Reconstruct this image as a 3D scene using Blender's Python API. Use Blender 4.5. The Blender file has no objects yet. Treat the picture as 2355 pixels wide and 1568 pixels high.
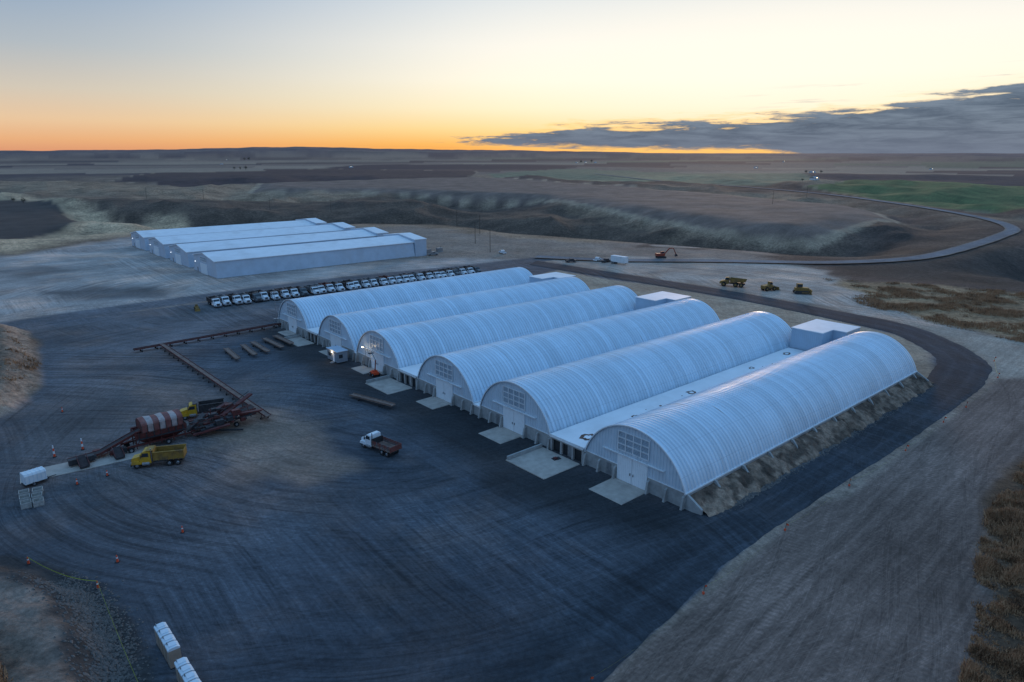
import bpy, math, random
import numpy as np
from mathutils import Vector, Matrix
random.seed(7); RNG=np.random.default_rng(7)
SC=bpy.context.scene; COL=bpy.context.collection
SC.view_settings.view_transform='Standard'; SC.view_settings.look='None'; SC.view_settings.exposure=0
# ------------------------------------------------------------------ node helpers
class NB:
    def __init__(s,nt): s.nt=nt; nt.nodes.clear()
    def n(s,t,ins=None,**props):
        nd=s.nt.nodes.new(t)
        for k,v in props.items(): setattr(nd,k,v)
        if ins:
            for k,v in ins.items():
                if v is None: continue
                sk=nd.inputs[k]
                if hasattr(v,'is_output'): s.nt.links.new(v,sk)
                else: sk.default_value=v
        return nd
    def m(s,op,a,b=None,c=None,clamp=False):
        return s.n('ShaderNodeMath',{0:a,1:b,2:c},operation=op,use_clamp=clamp).outputs[0]
    def v(s,op,a,b=None):
        nd=s.n('ShaderNodeVectorMath',{0:a,1:b},operation=op)
        return nd.outputs['Value'] if op in('LENGTH','DOT_PRODUCT','DISTANCE') else nd.outputs[0]
    def sep(s,a): return s.n('ShaderNodeSeparateXYZ',{0:a}).outputs
    def comb(s,x,y,z=0.0): return s.n('ShaderNodeCombineXYZ',{0:x,1:y,2:z}).outputs[0]
    def noise(s,vec,scale=1.0,detail=3.0,rough=0.55,dist=0.0):
        return s.n('ShaderNodeTexNoise',{'Vector':vec,'Scale':scale,'Detail':detail,'Roughness':rough,'Distortion':dist}).outputs[0]
    def mr(s,v,a,b,c=0.0,d=1.0,smooth=False):
        return s.n('ShaderNodeMapRange',{0:v,1:a,2:b,3:c,4:d},interpolation_type='SMOOTHSTEP' if smooth else 'LINEAR').outputs[0]
    def mix(s,f,a,b,mode='MIX'):
        nd=s.n('ShaderNodeMix',None,data_type='RGBA',blend_type=mode)
        for i,v in ((0,f),(6,a),(7,b)):
            if hasattr(v,'is_output'): s.nt.links.new(v,nd.inputs[i])
            else: nd.inputs[i].default_value=v
        return nd.outputs[2]
    def ramp(s,f,stops,interp='LINEAR'):
        nd=s.n('ShaderNodeValToRGB',{0:f}); cr=nd.color_ramp; cr.interpolation=interp
        while len(cr.elements)<len(stops): cr.elements.new(0.5)
        for e,(p,c) in zip(cr.elements,stops):
            e.position=p; e.color=(c if len(c)==4 else (*c,1)) if hasattr(c,'__len__') else (c,c,c,1)
        return nd.outputs[0]
MATS={}
def mat(name,col,rough=0.7,metal=0.0,ns=1.0,na=0.25,bump=0.0,dirt=None,stretch=(1,1,1),emit=0):
    if name in MATS: return MATS[name]
    m=bpy.data.materials.new(name); m.use_nodes=True; b=NB(m.node_tree)
    co=b.n('ShaderNodeTexCoord').outputs['Object']
    co=b.v('MULTIPLY',co,stretch)
    rnd=b.n('ShaderNodeObjectInfo').outputs['Random']
    co2=b.v('ADD',co,b.comb(b.m('MULTIPLY',rnd,37.0),0.0,0.0))
    nz=b.noise(co2,ns,3.0,0.6)
    f=b.mr(nz,0.3,0.7,1-na,1+na)
    c=b.n('ShaderNodeVectorMath',{0:col,3:f},operation='SCALE').outputs[0]
    if dirt:
        n2=b.noise(co2,ns*0.37,4.0,0.65)
        c=b.mix(b.mr(n2,0.5,0.72,0,dirt[3]),c,(*dirt[:3],1))
    p=b.n('ShaderNodeBsdfPrincipled',{'Base Color':c,'Roughness':rough,'Metallic':metal})
    if bump:
        bp=b.n('ShaderNodeBump',{'Height':b.noise(co2,ns*6,3.0,0.6),'Strength':bump,'Distance':0.05})
        b.nt.links.new(bp.outputs[0],p.inputs['Normal'])
    if emit:
        p.inputs['Emission Color'].default_value=(*col,1); p.inputs['Emission Strength'].default_value=emit
    o=b.n('ShaderNodeOutputMaterial',{0:p.outputs[0]})
    MATS[name]=m; return m
# palette
mat('wall_metal',(.6,.69,.76),.45,.1,.8,.06,dirt=(.42,.42,.42,.2))
mat('cladding_shade_blue',(.46,.54,.63),.5,.05,.3,.08,dirt=(.4,.38,.36,.25))  # white cladding, its darker blue shade put into the base colour
mat('white_paint',(.74,.77,.79),.5,0,1.5,.07,dirt=(.4,.36,.32,.3))
mat('door_white',(.8,.83,.85),.5,0,1.2,.05)
mat('white_roofing',(.82,.82,.83),.55,0,.25,.06,dirt=(.5,.47,.45,.35))
mat('rust_stain',(.13,.07,.05),.9,0,2.5,.5)
mat('concrete',(.34,.34,.33),.85,0,.8,.2,.3,dirt=(.16,.15,.14,.5))
mat('concrete_light',(.42,.36,.31),.9,0,.7,.14,.2,dirt=(.22,.19,.17,.5))
mat('dark_opening',(.02,.022,.025),.6,0,1,.2)
mat('window_panel',(.26,.32,.38),.3,.1,2,.3)
mat('glass',(.03,.04,.05),.12,0,1,.1)
mat('rubber',(.015,.015,.016),.85,0,3,.3)
mat('steel_dark',(.05,.05,.055),.6,.4,3,.3)
mat('steel_grey',(.28,.29,.3),.5,.5,3,.2)
mat('rust_red',(.12,.026,.022),.6,.1,2,.4,dirt=(.06,.035,.028,.7))
mat('belt_tan',(.21,.135,.105),.85,0,1.2,.3,dirt=(.09,.06,.05,.7))
mat('belt_dark',(.04,.026,.025),.8,0,1.5,.4)
mat('yellow_paint',(.62,.33,.02),.45,0,2,.15,dirt=(.25,.16,.07,.5))
mat('box_ochre',(.3,.17,.03),.6,0,1.6,.25,dirt=(.1,.07,.05,.8))
mat('machine_yellow',(.26,.15,.035),.65,0,1,.3,dirt=(.12,.085,.06,.7))
mat('truck_white',(.78,.8,.82),.35,0,2,.06,dirt=(.4,.36,.33,.25))
mat('box_grey',(.06,.052,.052),.6,.2,1.5,.4,dirt=(.12,.08,.065,.5))
mat('box_brown',(.15,.1,.085),.7,.1,1.5,.3,dirt=(.07,.05,.045,.6))
mat('stake_red',(.17,.05,.04),.7,.1,1.5,.4,dirt=(.12,.09,.075,.7))
mat('box_steel',(.17,.18,.19),.6,.3,1.5,.25,dirt=(.09,.07,.06,.6))
mat('canopy_white',(.4,.34,.32),.75,0,1.2,.2,dirt=(.22,.14,.12,.6))
mat('canopy_red',(.2,.07,.06),.75,0,1.2,.3,dirt=(.27,.17,.14,.5))
mat('orange_plastic',(.75,.09,.03),.5,0,4,.1)
mat('tape_yellow',(.6,.62,.05),.5,0,4,.1)
mat('wood_pole',(.1,.07,.05),.9,0,3,.3)
mat('toilet_tan',(.35,.27,.21),.55,0,2,.12)
mat('toilet_roof',(.62,.7,.76),.4,0,2,.06)
mat('office_grey',(.22,.27,.32),.6,0,2,.15)
mat('bin_wood',(.4,.38,.35),.85,0,3,.25)
mat('excavator_red',(.28,.05,.025),.5,0,3,.3)
mat('stone',(.14,.125,.115),.9,0,3,.4)
mat('chrome',(.6,.6,.62),.2,.9,3,.05)
mat('lamp_warm',(1,.78,.5),.5,0,1,0,emit=14)
mat('lamp_cool',(.9,.95,1),.5,0,1,0,emit=4)
mat('leaf_dark',(.035,.042,.03),.9,0,1,.4)
PITCH=.85
def roofmat():
    m=bpy.data.materials.new('corrugated_roof'); m.use_nodes=True; b=NB(m.node_tree)
    co=b.n('ShaderNodeTexCoord').outputs['Object']; x,y,z=b.sep(co)[:3]
    rnd=b.n('ShaderNodeObjectInfo').outputs['Random']
    off=b.m('MULTIPLY',rnd,91.0)
    xs=b.m('DIVIDE',b.m('ADD',x,.25),PITCH)
    cell=b.m('FLOOR',xs)
    wn=b.n('ShaderNodeTexWhiteNoise',{'W':b.m('ADD',cell,off)},noise_dimensions='1D').outputs[0]
    f1=b.mr(wn,0,1,.88,1.06)
    st=b.noise(b.comb(b.m('ADD',b.m('MULTIPLY',x,1.9),off),b.m('MULTIPLY',y,.1),b.m('MULTIPLY',z,.1)),1.0,3.0,.6)
    big=b.noise(b.comb(b.m('ADD',b.m('MULTIPLY',x,.1),off),b.m('MULTIPLY',y,.16),b.m('MULTIPLY',z,.16)),1.0,3.0,.6)
    f2=b.mr(big,.3,.7,.92,1.06)
    c=b.n('ShaderNodeVectorMath',{0:(.62,.75,.85),3:b.m('MULTIPLY',f1,f2)},operation='SCALE').outputs[0]
    mask=b.m('MULTIPLY',b.mr(st,.6,.72,0,.65),b.mr(big,.46,.6,0,1))
    c=b.mix(mask,c,(.34,.33,.34,1))
    fr=b.m('FRACT',xs)
    ln=b.m('LESS_THAN',b.m('ABSOLUTE',b.m('SUBTRACT',fr,.18)),.085)
    c=b.mix(b.m('MULTIPLY',ln,.75),c,(.15,.2,.27,1))
    th=b.m('ABSOLUTE',b.m('ARCTAN2',y,b.m('ADD',z,.81)))
    lap=b.m('LESS_THAN',b.m('ABSOLUTE',b.m('SUBTRACT',b.m('FRACT',b.m('MULTIPLY',th,2.4)),.5)),.006)
    c=b.mix(b.m('MULTIPLY',lap,.35),c,(.2,.25,.3,1))
    p=b.n('ShaderNodeBsdfPrincipled',{'Base Color':c,'Roughness':b.mr(big,.3,.7,.36,.5),'Metallic':.2})
    b.n('ShaderNodeOutputMaterial',{0:p.outputs[0]}); MATS['corrugated_roof']=m
roofmat()
# ------------------------------------------------------------------ mesh builder
class M:
    def __init__(s): s.v=[]; s.f=[]; s.m=[]; s.mn=[]
    def mi(s,name):
        if name not in s.mn: s.mn.append(name)
        return s.mn.index(name)
    def add(s,vs,fs,mn):
        o=len(s.v)
        for p in vs: s.v.append((p[0],p[1],p[2]))
        k=s.mi(mn)
        for f in fs: s.f.append([i+o for i in f]); s.m.append(k)
    def box(s,x0,x1,y0,y1,z0,z1,mn):
        vs=[(x0,y0,z0),(x1,y0,z0),(x1,y1,z0),(x0,y1,z0),(x0,y0,z1),(x1,y0,z1),(x1,y1,z1),(x0,y1,z1)]
        s.add(vs,[(0,3,2,1),(4,5,6,7),(0,1,5,4),(1,2,6,5),(2,3,7,6),(3,0,4,7)],mn)
    def beam(s,p0,p1,w,h,mn):
        p0=Vector(p0);p1=Vector(p1);d=(p1-p0);Ln=d.length
        if Ln<1e-6:return
        d/=Ln; up=Vector((0,0,1)) if abs(d.z)<.95 else Vector((1,0,0))
        sd=d.cross(up).normalized(); up=sd.cross(d)
        vs=[]
        for P in(p0,p1):
            for a,b_ in((-1,-1),(1,-1),(1,1),(-1,1)): vs.append(P+sd*a*w/2+up*b_*h/2)
        s.add(vs,[(0,1,2,3),(7,6,5,4),(0,4,5,1),(1,5,6,2),(2,6,7,3),(3,7,4,0)],mn)
    def cyl(s,p0,p1,r0,r1,n,mn):
        p0=Vector(p0);p1=Vector(p1);d=(p1-p0).normalized(); up=Vector((0,0,1)) if abs(d.z)<.95 else Vector((1,0,0))
        sd=d.cross(up).normalized(); u2=sd.cross(d); vs=[]
        for P,r in((p0,r0),(p1,r1)):
            for i in range(n):
                a=2*math.pi*i/n; vs.append(P+sd*math.cos(a)*r+u2*math.sin(a)*r)
        fs=[(i,(i+1)%n,n+(i+1)%n,n+i) for i in range(n)]
        fs+= [tuple(range(n))[::-1],tuple(range(n,2*n))]
        s.add(vs,fs,mn)
    def prism(s,prof,y0,y1,mn):
        n=len(prof); vs=[(x,y0,z) for x,z in prof]+[(x,y1,z) for x,z in prof]
        fs=[(i,(i+1)%n,n+(i+1)%n,n+i) for i in range(n)]+[tuple(range(n))[::-1],tuple(range(n,2*n))]
        s.add(vs,fs,mn)
    def prismx(s,prof,x0,x1,mn):
        n=len(prof); vs=[(x0,y,z) for y,z in prof]+[(x1,y,z) for y,z in prof]
        fs=[(i,(i+1)%n,n+(i+1)%n,n+i) for i in range(n)]+[tuple(range(n))[::-1],tuple(range(n,2*n))]
        s.add(vs,fs,mn)
    def mesh(s,name,smooth=False):
        me=bpy.data.meshes.new(name); me.from_pydata(s.v,[],s.f)
        for k in s.mn: me.materials.append(MATS[k])
        me.polygons.foreach_set('material_index',s.m)
        if smooth: me.polygons.foreach_set('use_smooth',[True]*len(s.f))
        me.update()
        import bmesh
        bm=bmesh.new(); bm.from_mesh(me); bmesh.ops.recalc_face_normals(bm,faces=bm.faces); bm.to_mesh(me); bm.free()
        return me
def place(o,loc,rot=0):
    o.location=loc if len(loc)==3 else (loc[0],loc[1],0); o.rotation_euler=(0,0,rot)
def info(o,label,cat,group=None,kind=None):
    if label:o['label']=label
    if cat:o['category']=cat
    if group:o['group']=group
    if kind:o['kind']=kind
def thing(name,parts,loc,rot,label,cat,group=None,kind=None):
    r=bpy.data.objects.new(name,None); COL.objects.link(r); r.empty_display_size=.5; place(r,loc,rot)
    info(r,label,cat,group,kind)
    def mk(lst,par):
        for p in lst:
            o=bpy.data.objects.new(p[0],p[1].mesh(p[0],p[2] if len(p)>2 else False)); COL.objects.link(o); o.parent=par
            if len(p)>4 and p[4]: o['label']=p[4]
            if len(p)>3 and p[3]: mk(p[3],o)
    mk(parts,r); return r
def single(name,mb,loc,rot,label,cat,group=None,kind=None,smooth=False):
    o=bpy.data.objects.new(name,mb.mesh(name,smooth)); COL.objects.link(o); place(o,loc,rot); info(o,label,cat,group,kind); return o
def clone(r,loc,rot,label=None):
    def cp(o,par):
        c=o.copy(); COL.objects.link(c)
        if par is not None: c.parent=par
        for ch in o.children: cp(ch,c)
        return c
    c=cp(r,None); place(c,loc,rot)
    if label:c['label']=label
    return c
# ------------------------------------------------------------------ numpy noise / polygons
def vnoise(x,y,seed=0):
    xi=np.floor(x).astype(np.int64); yi=np.floor(y).astype(np.int64); fx=x-xi; fy=y-yi
    fx=fx*fx*(3-2*fx); fy=fy*fy*(3-2*fy)
    def h(a,b):
        n=(a*374761393+b*668265263+seed*1442695041)&0x7fffffff
        n=((n^(n>>13))*1274126177)&0x7fffffff
        return ((n^(n>>16))&0xffff)/65535.0
    return (h(xi,yi)*(1-fx)+h(xi+1,yi)*fx)*(1-fy)+(h(xi,yi+1)*(1-fx)+h(xi+1,yi+1)*fx)*fy
def fbm(x,y,s,oct=4,seed=0):
    x=x/s;y=y/s;r=0;a=1;t=0
    for i in range(oct): r=r+a*vnoise(x,y,seed+i*17); t+=a; a*=.5; x,y=x*1.6+y*1.2+5.1,y*1.6-x*1.2+1.7
    return r/t
def sst(a,b,x):
    t=np.clip((x-a)/(b-a),0,1); return t*t*(3-2*t)
def sdist(poly,x,y):
    d=np.full(x.shape,1e18); ins=np.zeros(x.shape,bool); n=len(poly)
    for i in range(n):
        ax,ay=poly[i]; bx,by=poly[(i+1)%n]; ex=bx-ax; ey=by-ay
        wx=x-ax; wy=y-ay; t=np.clip((wx*ex+wy*ey)/(ex*ex+ey*ey+1e-9),0,1)
        d=np.minimum(d,(wx-ex*t)**2+(wy-ey*t)**2)
        c=((ay>y)!=(by>y))
        with np.errstate(divide='ignore',invalid='ignore'):
            xc=ex*(y-ay)/(ey if ey!=0 else 1e-9)+ax
        ins^= c&(x<xc)
    d=np.sqrt(d); return np.where(ins,-d,d)
def ldist(line,x,y):
    d=np.full(x.shape,1e18)
    for i in range(len(line)-1):
        ax,ay=line[i]; bx,by=line[i+1]; ex=bx-ax; ey=by-ay
        wx=x-ax; wy=y-ay; t=np.clip((wx*ex+wy*ey)/(ex*ex+ey*ey),0,1)
        d=np.minimum(d,(wx-ex*t)**2+(wy-ey*t)**2)
    return np.sqrt(d)
CA,SA=math.cos(math.radians(41)),math.sin(math.radians(41)); R41=math.radians(41)
OX,OY=26.7,87.8
def L(t,s,z=0): return (OX+CA*t-SA*s, OY+SA*t+CA*s, z)
def L2(t,s): return L(t,s)[:2]
PAD=[(-300,-80),(-300,250),(-256,340),(-235,423),(-175,480),(-67,488),(-13,434),(55,391),(115,350),(140,300),(135,240),(165,180),(190,100),(150,-80)]
GULLY=[(-520,640),(-380,600),(-245,590),(-130,590),(-30,540),(60,450),(130,400),(200,365),(300,330),(460,300)]
MOUND1=[(-190,215),(-150,195),(-141,191),(-128,176),(-114,156),(-105,143),(-100,128),(-108,112),(-150,100),(-200,130)]
MOUND2=[(-90,78),(-64,75),(-58,73.5),(-50,69),(-44,63),(-37,54),(-34,45),(-60,30),(-95,45)]
FR=[(12,338),(47,327),(84,325),(117,322),(147,319),(182,326),(213,343),(258,382),(301,423),(336,462),(362,520),(378,605),(385,718),(382,860),(345,1036),(270,1250),(200,1700)]
FIELD_C=[(-348,920),(-407,1136),(-226,1317),(-68,1431),(262,803),(330,644),(290,519),(189,430),(152,460),(113,555),(35,765),(-154,890)]
Z_A=[(-590,803),(-492,751),(-400,630),(-345,560),(-312,488),(-305,408),(-420,330),(-800,600)]
Z_B=[(-653,890),(-460,731),(-352,619),(-314,644),(-235,544),(-245,490),(-258,400),(-262,340),(-305,400),(-316,488),(-377,596),(-492,751),(-640,830)]
Z_D=[(-748,1220),(-885,1729),(-608,2303),(-92,1930),(-86,1431),(-337,1136),(-514,1063)]
Z_E=[(-678,2511),(-666,3305),(236,2672),(166,2183),(-509,2183)]
Z_F=[(-61,1729),(175,2303),(653,1566),(511,1136),(380,1063),(-24,1431)]
Z_G=[(408,975),(590,1168),(900,1100),(900,640),(441,596),(398,660)]
Z_H=[(658,1628),(1400,1500),(1100,1036),(759,1036),(564,1257)]
Z_I=[(11,326),(60,340),(100,332),(140,300),(128,260),(124,225),(132,190),(121,200),(106,225),(85,252),(40,300)]
Z_J=[(55,391),(73,423),(113,423),(137,382),(138,348),(109,330),(59,340)]
Z_L=[(128,279),(186,253),(260,200),(200,120),(143,172),(128,201),(119,229)]
Z_M=[(150,312),(300,345),(340,250),(195,250),(148,290)]
Z_N=[(121,204),(150,165),(123,152),(110,149),(119,165),(122,180)]
SCARP_SHADE=[(-520,760),(-400,800),(-250,790),(-154,880),(35,752),(108,550),(146,452),(195,415),(290,500),(345,520),(320,450),(230,352),(150,335),(80,425),(-10,470),(-70,510),(-180,540),(-330,610)]
YARD=[(-230,-80),(-230,150),(-151,195),(-134,209),(-114,225),(-87,251),(-65,267),(-15,303),(13,326),(34,304),(58,279),(82,250),(102,221),(117,201),(119,179),(115,161),(109,151),(98,139),(82,124),(65,109),(47,94),(28,77),(21,69),(9,56),(0,44),(-8,20),(-8,-80)]
REAR=[L2(88,-1),L2(88,150),(20,300),(33,283),(56,263),(81,235),(100,210),(105,198),(110,188),(109,172),(101.5,156)]
FRONT=[L2(1,-4),L2(1,150),L2(-9,150),L2(-13,90),L2(-16,60),L2(-14,20),L2(-13,0)]
LROAD=[(-153,197),(-137,215),(-118,233),(-90,259),(-67,277),(-15,311),(14,332)]
BR=[(9,56),(21,68),(29,76),(48,92),(66,107),(83,122),(100,137),(112,149),(124,152),(150,165),(220,130),(200,0),(60,-60),(-8,-60),(0,44)]
GRASS=[(125,130),(85,104),(68,88),(58,75),(50,63),(44,56),(34,40),(30,0),(200,0),(200,120)]
TAN=[(-54,128),(-44,128),(-27,100),(-38,94),(-52,110)]
DUSTY=[(-300,240),(-256,340),(-235,423),(-175,480),(-140,450),(-115,290),(-60,330),(0,336),(-20,312),(-65,279),(-95,258),(-122,236),(-155,200),(-200,190)]
def height(x,y):
    x=np.asarray(x,float);y=np.asarray(y,float)
    r=np.hypot(x,y); az=np.degrees(np.arctan2(x,y))
    out=sst(4,110,sdist(PAD,x,y))
    rid=1-np.abs(2*fbm(x,y,170,4,13)-1); rid2=1-np.abs(2*fbm(x,y,62,3,23)-1)
    z=out*((fbm(x,y,260,3,3)-.5)*24+(rid-.75)*26*sst(2200,600,r)+(rid2-.75)*9*sst(1500,500,r))
    z=z-out*19*np.exp(-(ldist(GULLY,x,y)/52)**2)
    z=z*sst(2600,1100,r)+sst(900,3000,r)*(fbm(x,y,900,3,21)-.5)*16
    sc=sdist(FIELD_C,x,y)
    z=z*(1-.93*sst(20,-25,sc))+5*sst(25,-40,sc)
    sa=sdist(Z_A,x,y); z=z*(1-.93*sst(18,-18,sa))-2*sst(18,-18,sa)
    fr=ldist(FR,x,y); k=sst(60,8,fr); z=z*(1-k)+k*(.0+1.2*sst(300,900,r))
    prof=np.interp(az,[-180,-50,-36,-28,-17,-9,-3,7,14,23,31,33,35,38,60,180],[10,0,30,55,125,85,60,20,-20,-40,-35,-10,-38,-50,-50,-20])
    z=z+sst(5500,12500,r)*(50+prof*.8+(fbm(az*3+400,az*0+3,4,3,5)-.5)*22)
    m1=sst(1.5,-6,sdist(MOUND1,x,y)+(fbm(x,y,6,3,12)-.5)*3); z=z+m1*(3.4+(fbm(x,y,7,3,2)-.5)*2.8)
    m2=sst(.5,-4.5,sdist(MOUND2,x,y)+(fbm(x,y,3,3,14)-.5)*1.5); z=z+m2*(3.1+(fbm(x,y,5,3,4)-.5)*1.8)
    return z
# ------------------------------------------------------------------ ground material
def groundmat():
    m=bpy.data.materials.new('ground_earth'); m.use_nodes=True; b=NB(m.node_tree)
    P=b.n('ShaderNodeNewGeometry').outputs['Position']
    col=b.n('ShaderNodeAttribute',None,attribute_name='zone_color').outputs['Color']
    mk=b.n('ShaderNodeAttribute',None,attribute_name='zone_mask')
    arc,lin,grs=b.n('ShaderNodeSeparateColor',{0:mk.outputs['Color']}).outputs[:3]
    x,y,z=b.sep(P)[:3]
    warp=b.noise(P,.016,1.0)
    def polar(cx,cy,kr,ka,seed):
        dx=b.m('SUBTRACT',x,cx);dy=b.m('SUBTRACT',y,cy)
        r=b.m('SQRT',b.m('ADD',b.m('MULTIPLY',dx,dx),b.m('MULTIPLY',dy,dy)))
        r=b.m('ADD',r,b.m('MULTIPLY',warp,16.0))
        a=b.m('ARCTAN2',dy,dx)
        return b.noise(b.comb(b.m('MULTIPLY',r,kr),b.m('MULTIPLY',a,ka),seed),1.0,5.0,.78)
    def linear(ang,k,k2,seed,wa=6.0):
        c,s=math.cos(ang),math.sin(ang)
        u=b.m('ADD',b.m('MULTIPLY',x,c),b.m('MULTIPLY',y,s)); w=b.m('ADD',b.m('MULTIPLY',x,-s),b.m('MULTIPLY',y,c))
        w=b.m('ADD',w,b.m('MULTIPLY',warp,wa))
        return b.noise(b.comb(b.m('MULTIPLY',u,k2),b.m('MULTIPLY',w,k),seed),1.0,4.0,.74),u,w
    s1=polar(-17,140,.85,1.6,1.0); s2=polar(-85,250,.8,2.2,5.0); s3=polar(-95,30,.9,1.6,9.0)
    l1,_,_=linear(math.radians(131),.8,.02,3.0)
    selc=b.n('ShaderNodeTexNoise',{'Vector':P,'Scale':.02,'Detail':2.0}).outputs[1]
    sl=b.n('ShaderNodeSeparateColor',{0:selc}).outputs
    def mixv(f,a_,b_): return b.m('ADD',a_,b.m('MULTIPLY',f,b.m('SUBTRACT',b_,a_)))
    st=mixv(b.mr(sl[0],.42,.58,0,1),s1,s2)
    st=mixv(b.mr(sl[1],.5,.62,0,.8),st,s3)
    st=mixv(b.mr(sl[2],.52,.62,0,.7),st,l1)
    def thin(v,c0,w): return b.m('SUBTRACT',1.0,b.m('DIVIDE',b.m('ABSOLUTE',b.m('SUBTRACT',v,c0)),w),clamp=True)
    rid=b.m('ADD',thin(s1,.5,.022),b.m('ADD',thin(s2,.46,.022),thin(s3,.53,.02)))
    strk=b.mr(sl[0],.35,.6,.65,1.0)
    stf=b.m('ADD',1.0,b.m('MULTIPLY',strk,b.mr(st,.38,.64,-.48,.9)))
    stf=b.m('ADD',stf,b.m('MULTIPLY',rid,b.mr(sl[1],.4,.6,.1,.6)))
    lA,u,w=linear(math.radians(43),.8,.012,7.0,3.0)
    lB,u2,w2=linear(math.radians(55),.7,.02,17.0,10.0)
    lC,u3,w3=linear(math.radians(24),.6,.02,37.0,14.0)
    cle=b.m('SINE',b.m('ADD',b.m('MULTIPLY',u,7.5),b.m('MULTIPLY',w,2.5)))
    clm=b.mr(lB,.5,.58,0,1)
    lf=b.m('ADD',b.mr(lA,.36,.66,.7,1.3),b.m('MULTIPLY',b.m('MULTIPLY',cle,clm),.13))
    lf=b.m('MULTIPLY',lf,b.mr(lB,.4,.68,.82,1.22)); lf=b.m('ADD',lf,b.m('MULTIPLY',b.m('ADD',thin(lC,.5,.02),thin(lB,.45,.02)),.35))
    nz=b.n('ShaderNodeTexNoise',{'Vector':P,'Scale':.045,'Detail':6.0,'Roughness':.66})
    patch=b.mr(nz.outputs[0],.3,.7,.6,1.45)
    nzc=b.n('ShaderNodeSeparateColor',{0:nz.outputs[1]}).outputs
    g2=b.mr(nzc[1],.3,.7,.55,1.48)
    fine=b.noise(P,1.6,5.0,.8); ff=b.mr(fine,.3,.7,.65,1.35)
    g1=b.mr(b.noise(P,.5,6.0,.8),.32,.68,.35,1.65)
    def lerp(m_,f): return b.m('ADD',b.m('MULTIPLY',m_,b.m('SUBTRACT',f,1.0)),1.0)
    F=b.m('MULTIPLY',b.m('MULTIPLY',lerp(arc,stf),lerp(lin,lf)),b.m('MULTIPLY',ff,lerp(grs,b.m('MULTIPLY',g1,g2))))
    F=b.m('MULTIPLY',F,lerp(b.m('SUBTRACT',1.0,grs),patch))
    c=b.n('ShaderNodeVectorMath',{0:col,3:F},operation='SCALE').outputs[0]
    warm=b.mr(nzc[2],.48,.66,0,1)
    c=b.mix(b.m('MULTIPLY',warm,b.m('MULTIPLY',arc,.55)),c,b.mix(1.0,c,(2.1,1.45,1.1,1),'MULTIPLY'))
    p=b.n('ShaderNodeBsdfPrincipled',{'Base Color':c,'Roughness':.92})
    p.inputs['Specular IOR Level'].default_value=.25
    bn=b.noise(P,1.1,4.0,.7)
    bp=b.n('ShaderNodeBump',{'Height':bn,'Strength':b.mr(grs,0,1,.3,.95),'Distance':.4})
    b.nt.links.new(bp.outputs[0],p.inputs['Normal'])
    b.n('ShaderNodeOutputMaterial',{0:p.outputs[0]}); MATS['ground_earth']=m
groundmat()
C_YARD=(.056,.062,.073)
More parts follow.
